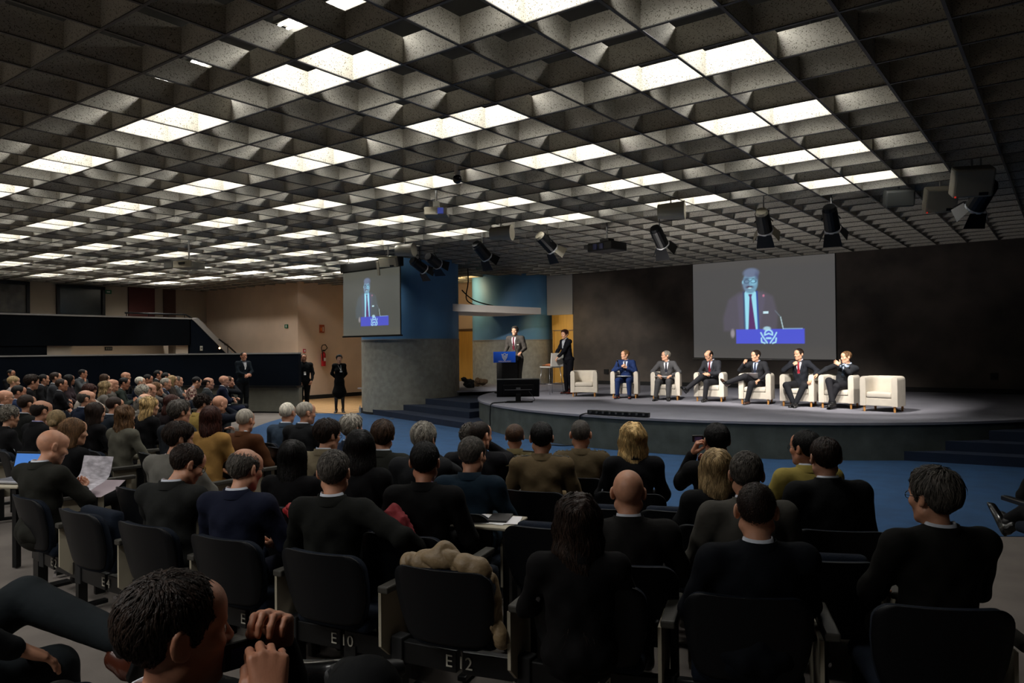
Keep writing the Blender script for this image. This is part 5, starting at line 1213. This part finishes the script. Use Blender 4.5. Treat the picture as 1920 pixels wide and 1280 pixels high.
e2 = edge(236.5); cable([(-10.1, 13.35, SZ + .02), (-10.2, 13.0, SZ + .02), (*e2, SZ + .02), (*e2, SZ - .12), (e2[0] - .02, e2[1], .3), (*e2, .08), (e2[0] - .1, e2[1] - .1, .02)], 'black cable hanging down the stage front below the monitor')
cable([(-9.75, 13.6, SZ + .25), (-9.62, 13.6, SZ + .12), (-9.58, 13.62, SZ + .03), (-9.8, 13.5, SZ + .015)], 'thin black cable looping beside the monitor foot', .006)
for x, y, l in ((-12.2, 21.37, 'small dark wall socket behind the first empty armchair'), (-1.5, 21.37, 'small dark wall socket at the right end of the back wall')): tag(MB().box((x, y, 1.02), (.16, .03, .16)).obj('wall_socket', M_BLACKM, bevel=.005), l, 'socket')
for z in (1.28, .98): tag(MB().tube((-14.9, 20.19, z), (-14.88, 20.12, z), .025, n=10).obj('floor_socket', M_STEEL), 'round steel socket on the second column, %s of two' % ('upper' if z > 1.1 else 'lower'), 'socket')
heap('black_bag', (-15.0, 17.75, SZ + .14), (.17, .14, .17), 'black bag standing in the passage between the columns', M_BLACKM, 21, 'bag', .02)
heap('brown_bag', (-15.2, 18.5, SZ + .10), (.16, .14, .12), 'dull brown bag on the floor in the passage between the columns', mat('brown_cloth', '5a4630', .8), 22, 'bag', .02)
# ------------------------------------------------------------------ projection screens (flat pictures)
def seg_d(X, Y, a, b):
    a = np.array(a); b = np.array(b); d = b - a; h = np.clip(((X - a[0]) * d[0] + (Y - a[1]) * d[1]) / (d @ d), 0, 1); return np.hypot(X - a[0] - d[0] * h, Y - a[1] - d[1] * h)
def paint(nx, ny, asp, tint):
    """picture of a man at a blue lectern, as colours on a fine grid; x 0..asp, y 0..1 upwards"""
    X, Y = np.meshgrid(np.linspace(0, asp, nx), np.linspace(0, 1, ny)); s = .006
    img = np.zeros((ny, nx, 3)); img[:] = lin(tint[0]) ; g = np.clip((.42 - np.abs(Y - .5)) / .05, 0, 1)[..., None]; img = img * (1 - .25 * g) + g * .25 * np.array(lin(tint[1]))
    def put(d, hexc, soft=s, op=1.0):
        nonlocal img; m = np.clip(.5 - d / soft, 0, 1)[..., None] * op; img = img * (1 - m) + m * np.array(lin(hexc))
    E_ = lambda cx, cy, rx, ry: (np.hypot((X - cx) / rx, (Y - cy) / ry) - 1) * min(rx, ry)
    B_ = lambda x0, x1, y0, y1: np.maximum(np.abs(X - (x0 + x1) / 2) - (x1 - x0) / 2, np.abs(Y - (y0 + y1) / 2) - (y1 - y0) / 2)
    def poly(pts):
        n = len(pts); ins = np.zeros_like(X, bool); d = np.full_like(X, 9)
        for i in range(n):
            (x0, y0), (x1, y1) = pts[i], pts[(i + 1) % n]; c = ((y0 > Y) != (y1 > Y)) & (X < (x1 - x0) * (Y - y0) / (y1 - y0 + 1e-9) + x0); ins ^= c; d = np.minimum(d, seg_d(X, Y, pts[i], pts[(i + 1) % n]))
        return np.where(ins, -d, d)
    cx = .58
    put(poly([(cx - .26, .27), (cx - .265, .40), (cx - .21, .58), (cx - .10, .655), (cx + .13, .655), (cx + .23, .60), (cx + .275, .42), (cx + .26, .27)]), tint[2], .03, .9); put(poly([(cx - .10, .28), (cx - .12, .60), (cx - .055, .66), (cx - .035, .28)]), '66607a', .02, .35); put(poly([(cx + .10, .28), (cx + .16, .60), (cx + .08, .66), (cx + .07, .28)]), '66607a', .02, .35)
    put(poly([(cx - .045, .28), (cx - .05, .64), (cx - .03, .67), (cx + .05, .67), (cx + .07, .64), (cx + .085, .28)]), '9adcf0', .006)
    put(poly([(cx - .055, .28), (cx - .062, .66), (cx - .045, .66), (cx - .035, .28)]), '2a3a6a', .006, .7); put(poly([(cx + .078, .28), (cx + .066, .66), (cx + .082, .66), (cx + .098, .28)]), '2a48a0', .006, .8)
    put(poly([(cx - .012, .28), (cx + .002, .60), (cx - .01, .63), (cx + .03, .63), (cx + .022, .60), (cx + .062, .28)]), '5a3468', .006)
    put(E_(cx + .012, .742, .074, .105), '7098b0', .014); put(E_(cx - .03, .73, .04, .07), '6a6a88', .03, .45); put(E_(cx + .04, .77, .035, .05), '90d0e8', .03, .8)
    put(E_(cx + .02, .838, .076, .046), '6a7690', .02); put(E_(cx + .075, .80, .018, .045), '525a78', .02, .8); put(E_(cx + .005, .70, .035, .012), '4a2f48', .01); put(E_(cx + .008, .69, .018, .007), 'b0d8e4', .006)
    for e in (-.022, .042): put(np.abs(E_(cx + e, .755, .026, .017)) - .003, '38506a', .005); put(E_(cx + e, .782, .024, .004), '3a4a60', .006)
    put(E_(cx + .012, .735, .010, .022), '78aac4', .008); put(E_(cx - .062, .75, .008, .016), '88b8d0', .008)
    put(B_(cx + .135, cx + .185, .435, .457), 'c8e8f2', .005); put(E_(cx + .14, .61, .010, .012), 'c07890', .006); put(E_(cx - .17, .245, .02, .04), 'a8a0a8', .015, .7)
    put(seg_d(X, Y, (cx + .30, .40), (cx + .325, .28)) - .004, 'b8d4dc', .004); put(seg_d(X, Y, (cx + .25, .46), (cx + .30, .40)) - .003, '707c88', .004)
    put(B_(cx - .135, cx + .52, .145, .285), '5058d0' if tint[3] else '4a50c0', .005); put(B_(cx + .32, cx + .505, .284, .290), '9ac0e8', .004); put(E_(cx + .17, .29, .035, .02), 'a8ccd8', .01)
    k = (cx + .185, .205)
    def st(pts, w=.007):
        for a, b in zip(pts, pts[1:]): put(seg_d(X, Y, (k[0] + a[0] * .075, k[1] + a[1] * .075), (k[0] + b[0] * .075, k[1] + b[1] * .075)) - w, 'a8dcf4', .004)
    st([(.5 * math.cos(a), .45 + .5 * math.sin(a)) for a in np.linspace(-.2, 3.34, 9)]); st([(-1, .6), (-.75, .1), (-.2, -.7)]); st([(1, .6), (.75, .1), (.2, -.7)])
    st([(-.95, -.1), (-.9, -.6), (-.5, -.75)]); st([(.95, -.1), (.9, -.6), (.5, -.75)]); st([(-.5, .3), (0, .5), (.5, .3)]); st([(-.25, -.1), (.25, -.1)], .009)
    return img
def picture(name, C4, nx, ny, asp, tint, parent, strength):
    """C4: bottom left, bottom right, top right, top left in world space"""
    img = paint(nx, ny, asp, tint); U, W_ = np.meshgrid(np.linspace(0, 1, nx), np.linspace(0, 1, ny)); C4 = [np.array(c) for c in C4]
    P = ((1 - U) * (1 - W_))[..., None] * C4[0] + (U * (1 - W_))[..., None] * C4[1] + (U * W_)[..., None] * C4[2] + ((1 - U) * W_)[..., None] * C4[3]
    I = np.arange(nx * ny).reshape(ny, nx); Q = np.stack([I[:-1, :-1], I[:-1, 1:], I[1:, 1:], I[1:, :-1]], -1).reshape(-1, 4)
    me = np_mesh(name, P.reshape(-1, 3), Q, smooth=False); ca = me.color_attributes.new('picture', 'FLOAT_COLOR', 'POINT'); ca.data.foreach_set('color', np.concatenate([img.reshape(-1, 3), np.ones((nx * ny, 1))], 1).astype(np.float32).ravel())
    m = bpy.data.materials.new('projected_picture'); m.use_nodes = True; nt = m.node_tree; b = nt.nodes['Principled BSDF']; a = nt.nodes.new('ShaderNodeAttribute'); a.attribute_name = 'picture'
    b.inputs['Base Color'].default_value = (.10, .10, .10, 1); b.inputs['Roughness'].default_value = .9; b.inputs['Specular IOR Level'].default_value = 0; nt.links.new(a.outputs['Color'], b.inputs['Emission Color']); b.inputs['Emission Strength'].default_value = strength
    o = link(name, me, m, parent); return o
ys = 21.386
scr = empty('projection_screen', (-7.1, ys, 2.8)); tag(scr, 'large projection screen on the dark back wall showing the speaker', 'projection screen')
def rel(o, x): x.matrix_parent_inverse = Matrix.Translation(-Vector(o.location)); return x
rel(scr, picture('picture', [(-9.15, ys - .02, 1.48), (-5.09, ys - .02, 1.42), (-5.09, ys - .02, 4.40), (-9.15, ys - .02, 4.40)], 230, 170, 4.06 / 2.95, ('4e4c4a', '44464a', '58545f', 1), scr, 1.0))
rel(scr, MB().box((-7.12, ys, 2.9), (4.1, .025, 2.98)).obj('screen_sheet', M_SCREENBLK, scr)); rel(scr, MB().tube((-9.2, ys - .03, 1.44), (-5.04, ys - .03, 1.40), .022, n=10).obj('bottom_bar', M_STEEL, scr, smooth=True))
TL, TR, BR, BL = [V3(*p) for p in ((-16.34, 13.91, 3.98), (-13.88, 13.69, 3.95), (-13.89, 13.70, 2.19), (-16.36, 13.91, 2.23))]
TL[2] = TR[2] = 3.965; BL[2] = BR[2] = 2.21
sc2 = empty('projection_screen', tuple((TL + BR) / 2)); tag(sc2, 'smaller projection screen hanging beside the blue column', 'projection screen')
nrm = np.cross(TR - TL, V3(0, 0, 1)); nrm /= np.linalg.norm(nrm); ux = (TR - TL) / np.linalg.norm(TR - TL)
rel(sc2, picture('picture', [BL + nrm * .012, BR + nrm * .012, TR + nrm * .012, TL + nrm * .012], 150, 110, 1.36, ('4e4e46', '43484a', '50585c', 0), sc2, 1.0))
a_ = math.atan2(ux[1], ux[0]); mid = (TL + BR) / 2; wd = np.linalg.norm(TR - TL)
rel(sc2, MB().box(tuple(mid), (wd + .05, .012, 1.80), rz=a_).obj('screen_sheet', M_SCREENBLK, sc2)); rel(sc2, MB().box((mid[0], mid[1], 4.10), (wd + .14, .14, .24), rz=a_).obj('roller_case', M_BLACKM, sc2, bevel=.02)); rel(sc2, MB().box((mid[0], mid[1], 2.185), (wd + .12, .04, .04), rz=a_).obj('bottom_bar', M_BLACK, sc2))
for s_ in (-.4, .4): rel(sc2, MB().tube((mid[0] + ux[0] * wd * s_, mid[1] + ux[1] * wd * s_, 4.2), (mid[0] + ux[0] * wd * s_, mid[1] + ux[1] * wd * s_, 5.3), .015, n=6).obj('hanger', M_STEEL, sc2))
M_BOX = mat('beige_enamel', '8e8878', .5)
# ------------------------------------------------------------------ stage lights, projectors and boxes hung from the ceiling
def spotlight(x, y, target, label, z=3.93, power=1.0, pale=False):
    r = empty('stage_spotlight', (x, y, 0)); tag(r, label, 'spotlight', 'stage spotlights hung from the ceiling')
    o_ = Vector((0, 0, z)); d = (Vector(target) - Vector((x, y, z))).normalized(); M_ = rot_from(np.array(d), V3(0, 0, 1)); R = Matrix([list(q) for q in M_])
    tr = lambda p: tuple(R @ Vector(p) + o_)
    MB().tube((0, 0, z + .18), (0, 0, 5.3), .014, n=8).obj('pole', M_STEEL, r)
    yk = MB()
    for s in (-1, 1): yk.tube((0, 0, z + .2), tuple(Vector(tr((s * .15, -.02, 0)))), .010, n=6)
    yk.obj('yoke', M_BLACK, r)
    MB().tube(tr((0, -.22, 0)), tr((0, .16, 0)), .115, .125, n=16).obj('housing', M_BLACK, r)
    MB().tube(tr((0, -.27, 0)), tr((0, -.2, 0)), .09, .112, n=16).obj('rear_cap', M_BOX if pale else M_BLACK, r)
    MB().tube(tr((0, .155, 0)), tr((0, .185, 0)), .132, .132, n=16).obj('front_ring', mat('bright_ring', 'd4d4d6', .3), r)
    MB().tube(tr((0, .18, 0)), tr((0, .19, 0)), .11, .11, n=16).obj('lens', mat('spot_lens', (1, .93, .82), emit=2.0), r)
    for s, ax in ((-1, 'x'), (1, 'x'), (-1, 'z'), (1, 'z')):
        w0, w1, L, o2 = .11, .145, .20, .09
        if ax == 'z': q = [(-w0, .18, s * .12), (w0, .18, s * .12), (w1, .18 + L, s * (.12 + o2)), (-w1, .18 + L, s * (.12 + o2))]
        else: q = [(s * .12, .18, -w0 * .8), (s * .12, .18, w0 * .8), (s * (.12 + o2), .18 + L * .8, w1 * .8), (s * (.12 + o2), .18 + L * .8, -w1 * .8)]
        q2 = [(a * 1.03, b - .004, c * 1.03) for a, b, c in q]
        MB().add([tr(p) for p in q + q2], [(0, 1, 2, 3), (7, 6, 5, 4)] + [(i, 4 + i, 4 + (i + 1) % 4, (i + 1) % 4) for i in range(4)]).obj('barn_door', M_BOX if pale and ax == 'x' else M_BLACK, r)
    lo = Vector(tr((0, .22, 0))) + Vector((x, y, 0))
    add_light('spot_light', 'SPOT', tuple(lo), SPOT_W * power, (1, .94, .87), target=target, spot_size=math.radians(52), spot_blend=.6, shadow_soft_size=.07)
    return r
T_ = lambda i: (ACH[i][0][0], ACH[i][0][1], SZ + .8)
spotlight(-12.87, 13.36, (-12.6, 16.6, 2.25), 'first stage spotlight from the left, beside the smaller screen', 3.88, .9)
spotlight(-12.05, 13.0, (-12.75, 17.1, 2.45), 'second stage spotlight from the left, beside the smaller screen', 3.90, .8)
spotlight(-10.2, 12.55, (-10.0, 16.1, 1.3), 'third stage spotlight from the left, in front of the second column', 3.92)
spotlight(-8.41, 12.42, (-7.3, 16.0, 1.2), 'stage spotlight left of the black projector', 3.92, 1, True)
spotlight(-6.23, 13.0, (-6.2, 16.0, 1.2), 'stage spotlight right of the black projector', 3.88)
spotlight(-4.1, 12.53, (-4.6, 15.8, 1.2), 'stage spotlight with a pale rear cap above the large screen', 3.88, 1, True)
spotlight(-3.12, 12.9, (-3.3, 15.4, 1.2), 'stage spotlight above the right edge of the large screen', 3.86)
spotlight(-.95, 11.9, (-3.2, 15.0, 1.0), 'last stage spotlight at the right, below two pale boxes', 3.80, .6)
def hung_box(name, c, d, rz, tilt, m, label, cat, pole=True, extra=()):
    r = empty(name, (c[0], c[1], 0)); tag(r, label, cat); M_ = Matrix.Rotation(rz, 3, 'Z') @ Matrix.Rotation(tilt, 3, 'X')
    MB().box((0, 0, c[2]), d, M=M_).obj('body', m, r, bevel=min(d) * .12)
    if pole: MB().tube((0, 0, c[2] + d[2] * .3), (0, 0, 5.3), .018, n=8).obj('pole', M_STEEL, r)
    for nm, lc, ld, lm in extra: MB().box(tuple(M_ @ Vector(lc) + Vector((0, 0, c[2]))), ld, M=M_).obj(nm, lm, r)
    return r
M_BOX = mat('beige_enamel', '8e8878', .5)
f_ = hung_box('projector', (-8.0, 8.7, 3.98), (.36, .30, .13), math.radians(37), 0, M_BOX, 'small white projector on a ceiling pole over the audience', 'projector', True, [('lens', (.08, -.16, 0), (.09, .04, .09), mat('blue_lens', '4a58b8', .2, emit=.3)), ('pole_clamp', (0, 0, .12), (.1, .1, .1), M_STEEL)])
hung_box('projector', (-7.33, 12.93, 3.80), (.62, .48, .17), math.radians(-10), 0, M_BLACK, 'large black projector aimed at the stage between two spotlights', 'projector', True, [('lens', (-.1, -.245, 0), (.09, .03, .10), mat('lens_glass', '2a3050', .1)), ('lens', (.06, -.245, 0), (.09, .03, .10), mat('lens_glass', '2a3050', .1)), ('side_unit', (-.42, .0, .05), (.2, .2, .07), M_BLACK), ('mount_plate', (0, 0, .14), (.22, .18, .05), M_BLACK)])
hung_box('projector', (-15.73, 8.97, 3.75), (.50, .45, .17), math.radians(20), 0, M_BOX, 'beige projector on a ceiling mount over the left block', 'projector', True, [('vent', (.0, -.23, .02), (.16, .02, .05), M_BLACK), ('side_mount', (-.45, -.05, .02), (.22, .18, .14), M_STEEL)])
hung_box('flood_lamp', (-13.07, 12.5, 3.92), (.44, .16, .24), math.radians(25), .35, M_BOX, 'beige flood lamp box tilted above the smaller screen', 'lamp', True, [('nameplate', (.11, -.085, -.08), (.10, .01, .04), M_BLACK), ('arm', (-.26, -.05, -.14), (.05, .06, .34), M_BOX)])
hung_box('loudspeaker', (-1.55, 12.85, 4.0), (.44, .22, .36), math.radians(22), .45, M_BOX, 'grey beige loudspeaker box left of its larger twin at the ceiling, right', 'loudspeaker', True, [('nameplate', (.12, -.115, -.13), (.11, .01, .04), M_BLACK), ('indicator', (-.19, -.115, -.165), (.02, .01, .02), mat('red_led', 'd03020', emit=.5))])
hung_box('loudspeaker', (-1.03, 11.6, 3.98), (.48, .24, .38), math.radians(22), .45, M_BOX, 'larger grey beige loudspeaker box above the last spotlight', 'loudspeaker', True, [('nameplate', (.12, -.125, -.14), (.11, .01, .04), M_BLACK), ('indicator', (-.21, -.125, -.17), (.02, .01, .02), mat('red_led', 'd03020', emit=.5))])
hung_box('loudspeaker', (-2.12, 12.9, 4.10), (.42, .24, .26), math.radians(22), .3, mat('grey_enamel', '4a4c4a', .5), 'dim grey loudspeaker box tucked under the ceiling panels, right', 'loudspeaker')
def drum(c, label, r=.15, L=.42, ang=.3):
    o = empty('horn_speaker', c); tag(o, label, 'loudspeaker'); d = Vector((math.cos(ang), math.sin(ang), 0))
    MB().tube(tuple(-d * L / 2), tuple(d * L / 2), r * .8, r, n=20).obj('horn', M_BOX, o, smooth=False); MB().tube(tuple(d * L / 2), tuple(d * (L / 2 + .02)), r * 1.05, r * 1.05, n=20).obj('rim', M_BOX, o); MB().tube((0, 0, 0), (0, 0, 5.3 - c[2]), .012, n=6).obj('pole', M_STEEL, o)
drum((-5.3, 11.5, 4.08), 'pale round horn speaker under the ceiling above a spotlight'); drum((-12.1, 12.1, 4.08), 'grey round horn speaker under the ceiling left of the spotlights'); drum((-8.92, 11.56, 4.08), 'pale round horn speaker under the ceiling near the third spotlight')
dm = empty('dome_camera', (-6.73, 7.75, 0)); tag(dm, 'small dark dome camera under the ceiling panels', 'camera')
MB().tube((0, 0, 4.17), (0, 0, 5.3), .04, n=16).obj('mount', M_WHITE, dm); P_, Q_, _ = sdf_mesh([ell((0, 0, 4.16), (.065, .065, .065))], .012, .01); link('dome', np_mesh('dome', P_, Q_), mat('smoked_dome', '17181a', .1), dm)
for pts, l in (([(-14.3, 16.9, 4.2), (-14.35, 17.0, 3.8), (-14.4, 16.9, 3.4), (-14.5, 17.1, 3.2), (-14.6, 17.6, 3.15)], 'black cable hanging beside the first column above the canopy'), ([(-14.8, 17.2, 3.6), (-14.6, 17.3, 3.35), (-14.45, 17.7, 3.2), (-14.4, 18.2, 3.15)], 'black cable sagging onto the canopy between the columns')): cable(pts, l, .018)
# ------------------------------------------------------------------ things on the walls
ex = empty('fire_extinguisher', (-22.38, 18.05, 1.22)); tag(ex, 'red fire extinguisher with a black hose hung on the beige wall', 'fire extinguisher')
MB().tube((0, 0, 0), (0, 0, .46), .085, n=16).obj('cylinder', M_RED, ex, smooth=False); MB().tube((0, 0, .46), (0, 0, .54), .08, .03, n=16).obj('shoulder', M_RED, ex); MB().box((.02, 0, .58), (.1, .04, .06)).obj('valve', M_BLACK, ex)
MB().path([(.06, .0, .56), (.08, .12, .68), (.06, .05, .80), (.04, -.08, .78), (.05, -.13, .68), (.06, -.10, .5), (.08, -.09, .2)], .016, n=8).obj('hose', M_BLACK, ex); MB().box((.08, 0, .25), (.012, .08, .12)).obj('label_plate', M_WHITE, ex)
def plate(name, c, d, m, label, cat='sign', inner=None):
    o = MB().box(c, d).obj(name, m, bevel=.004); tag(o, label, cat)
    if inner:
        for i, (cc, dd, mm) in enumerate(inner): MB().box(cc, dd).obj('pictogram', mm, o)
    return o
plate('fire_sign', (-22.46, 18.05, 2.62), (.04, .22, .30), mat('fire_sign_red', 'a04828', .5), 'red fire extinguisher sign on the beige wall above the extinguisher', inner=[((-22.435, 18.09, 2.60), (.008, .045, .17), mat('pale_pink', 'd8c0b0', .6)), ((-22.435, 18.0, 2.60), (.008, .05, .12), mat('flame_orange', 'd87838', .6))])
plate('alarm_sign', (-22.46, 17.25, 1.80), (.03, .12, .14), mat('alarm_red', 'b04048', .5), 'small red and white alarm sign above the low wall', inner=[((-22.44, 17.25, 1.80), (.008, .05, .06), M_WHITE)])
plate('exit_sign', (-23.14, 16.97, 2.71), (.17, .04, .14), M_GREEN, 'small green exit sign on the dim beige wall', inner=[((-23.12, 16.945, 2.71), (.05, .006, .08), M_WHITE)])
plate('exit_sign', (-28.44, 13.05, 4.05), (.04, .24, .14), M_GREEN, 'green exit sign high on the far left wall beside the dark red door', inner=[((-28.415, 13.05, 4.05), (.006, .12, .05), M_WHITE)])
plate('exit_sign', (-26.9, 12.35, 1.95), (.03, .25, .13), M_BLACKM, 'dark exit sign on the beige strip of wall under the gallery', inner=[((-26.88, 12.35 - .07 + .07 * k, 1.95), (.006, .04, .07), M_GREYG) for k in range(3)])
plate('notice', (-24.93, 14.66, 1.93), (.02, .10, .17), mat('notice_paper', 'a8a89c', .7), 'small pale notice on the navy stair flank', inner=[((-24.915, 14.66, 1.93), (.006, .06, .06), M_GREYG)])
def frame(i, y0, y1, z0, z1, glass):
    w = struct('window_%d' % i, MB().box((-28.47, (y0 + y1) / 2, (z0 + z1) / 2), (.02, y1 - y0, z1 - z0)), glass)
    for y in (y0, y1): MB().box((-28.44, y, (z0 + z1) / 2), (.1, .1, z1 - z0 + .1)).obj('window_frame', M_BLACK, w)
    for z in (z0, z1): MB().box((-28.44, (y0 + y1) / 2, z), (.1, y1 - y0, .1)).obj('window_frame', M_BLACK, w)
frame(1, 8.0, 10.4, 3.15, 4.2, mat('reflecting_glass', '4a443c', .25, noise=.6, nscale=2)); frame(2, 11.35, 12.88, 3.15, 4.17, mat('dark_glass', '191c1b', .2, noise=.3, nscale=2))
d3 = struct('door_3', MB().box((-28.46, 14.3, 3.2), (.06, 1.0, 2.15)), M_DKRED); MB().box((-28.46, 15.4, 3.2), (.04, .5, 2.15)).obj('side_panel', mat('red_brown', '4a3028', .7), d3)
def rail(name, pts, label, posts=()):
    o = empty(name, pts[0]); tag(o, label, 'railing'); b = Vector(pts[0]); MB().path([tuple(Vector(p) - b) for p in pts], .03, n=8).obj('handrail', M_BLACK, o)
    for a, c in posts: MB().tube(tuple(Vector(a) - b), tuple(Vector(c) - b), .016, n=6).obj('post', M_BLACK, o)
rail('railing', [(-25.4, 12.2, 3.14), (-25.4, 14.35, 3.14), (-25.4, 14.6, 3.0)], 'black handrail along the gallery edge', [((-25.4, y, 3.14), (-25.4, y, 2.16)) for y in (12.25, 13.0, 13.7, 14.3)])
rail('railing', [(-24.6, 15.15, 2.25), (-24.6, 15.55, 1.98), (-24.6, 16.3, 1.35), (-24.6, 16.9, .9)], 'black sloping handrail at the foot of the gallery stair', [((-24.6, 15.5, 2.0), (-24.6, 15.5, 0)), ((-24.6, 16.1, 1.5), (-24.6, 16.1, 0))])
rail('railing', [(-25.05, 15.2, 2.06), (-25.05, 15.75, 2.06)], 'short level black rail at the top of the sloping handrail', [((-25.05, 15.45, 2.06), (-25.05, 15.45, 1.6))])
ls = empty('stair_lamp', (-24.92, 15.37, 1.93)); tag(ls, 'tiny warm lamp glowing on the stair flank', 'lamp'); P_, Q_, _ = sdf_mesh([ell((0, 0, 0), (.035, .035, .035))], .006, .005); link('bulb', np_mesh('bulb', P_, Q_), mat('warm_bulb', (1, .6, .3), emit=4), ls)
# ------------------------------------------------------------------ standing staff
G1 = person((-18.9, 12.4, 0), view_heading((-18.9, 12.4), 150), 'man with a white lanyard leaning on the navy wall', crown=1.78, hyaw=0, hairk='short', hc='D', skin=1, top='10181e', shirt='a8a8ac', trousers='0e1114', sit=False, hi=False, eyes=True, detail=True, vcut=.2, lean=2, arms=[((.02, .24, .22), (.8, -.2, -.5), 'curl', (.2, .8, .3)), ((-.02, .25, .20), (-.8, -.2, -.5), 'curl', (-.2, .8, .3))], shoes='101012')
G1['patch']('lanyard', [(-.02, -.06, -.045), (-.12, -.03, -.018), (-.22, -.008, .006)], .014, M_WHITE, nc=2); G1['patch']('lanyard', [(-.02, .045, .06), (-.12, .018, .03), (-.22, -.006, .008)], .014, M_WHITE, nc=2)
G2 = person((-18.2, 13.95, 0), view_heading((-18.2, 13.95), 165), 'bearded man in black with a white badge standing at the end of the low wall', crown=1.70, hyaw=8, hairk='short', hc='K', skin=3, top='0a0c0d', shirt='1a1a1a', trousers='090a0b', kind='coat', sit=False, hi=False, eyes=True, width=1.18, lean=1, arms=[((.16, .16, .02), (.9, -.4, -.2), 'curl', (.8, .2, .3)), ((-.16, .16, .02), (-.9, -.4, -.2), 'curl', (-.8, .2, .3))], shoes='08080a')
G2['patch']('badge', [(-.24, -.03, .03), (-.34, -.03, .03)], .012, M_WHITE, nc=3)
G3 = person((-16.93, 14.22, 0), view_heading((-16.93, 14.22), 180), 'woman in a black dress with a white badge standing on the wooden floor', crown=1.67, hyaw=-6, hairk='thick', hc='K', skin=2, top='070708', width=.90, shirt='0a0a0a', trousers='15110f', kind='dress', fem=True, sit=False, hi=False, eyes=True, lean=1, skirt=.27, arms=[((.06, -.16, .10), (.4, -.3, -.6), 'curl', (0, -1, 0)), ((-.06, -.17, .08), (-.4, -.3, -.6), 'curl', (0, -1, 0))], shoes='070708')
G3['patch']('badge', [(-.19, -.085, -.015), (-.235, -.085, -.015)], .012, M_WHITE, nc=3); G3['patch']('lanyard', [(-.03, -.05, -.038), (-.18, -.055, -.045)], .012, M_WHITE, nc=2); G3['patch']('lanyard', [(-.03, .03, .042), (-.18, -.05, -.04)], .012, M_WHITE, nc=2)
bt = empty('water_bottle', (-16.2, 14.35, 0)); tag(bt, 'clear small water bottle on the floor by the column', 'bottle')
MB().tube((0, 0, 0), (0, 0, .17), .032, n=12).tube((0, 0, .17), (0, 0, .21), .032, .013, n=12).obj('body', mat('clear_plastic', 'a8b0b4', .15), bt); MB().tube((0, 0, .21), (0, 0, .235), .014, n=10).obj('cap', M_WHITE, bt)
# warm light in the passage behind the columns
add_light('passage_light', 'AREA', (-16.8, 19.2, 4.0), 30, (1, .72, .35), target=(-17.6, 21.9, 1.6), shape='DISK', size=.8)
add_light('passage_light', 'AREA', (-13.8, 20.3, 2.85), 6, (1, .75, .4), target=(-13.9, 21.5, 1.4), shape='DISK', size=.3)
bpy.context.view_layer.update()
dg = bpy.context.evaluated_depsgraph_get()
for o in [o for o in SC.objects if o.type in ('CURVE', 'FONT')]:
    me = bpy.data.meshes.new_from_object(o.evaluated_get(dg)); n = bpy.data.objects.new('tmp', me); COL.objects.link(n)
    n.parent = o.parent; n.matrix_parent_inverse = o.matrix_parent_inverse; n.location = o.location; n.rotation_euler = o.rotation_euler
    for k_ in ('label', 'category', 'group', 'kind'):
        if k_ in o: n[k_] = o[k_]
    nm = o.name; bpy.data.objects.remove(o); n.name = nm; me.name = nm

add_light('gallery_lamp', 'AREA', (-26.0, 11.5, 2.0), 14, (1, .86, .7), target=(-26.6, 11.5, 0), shape='RECTANGLE', size=4.5, size_y=.2)

for (px, py), w_ in (((735, 785), 'left'), ((800, 791), 'right')):
    g = ground(px, py); tag(MB().tube((*g, .006), (*g, .016), .06, n=14).obj('floor_socket', M_STEEL), 'small steel floor socket in the blue carpet before the steps, %s of two' % w_, 'socket')

add_light('stage_ceiling_fill', 'AREA', (-6.45, 11.72, SZ + .10), 38, (1, .93, .88), target=(-6.4, 15.5, 5.0), shape='RECTANGLE', size=1.2, size_y=.05, spread=math.radians(100))  # added upward fill to brighten the ceiling over the stage
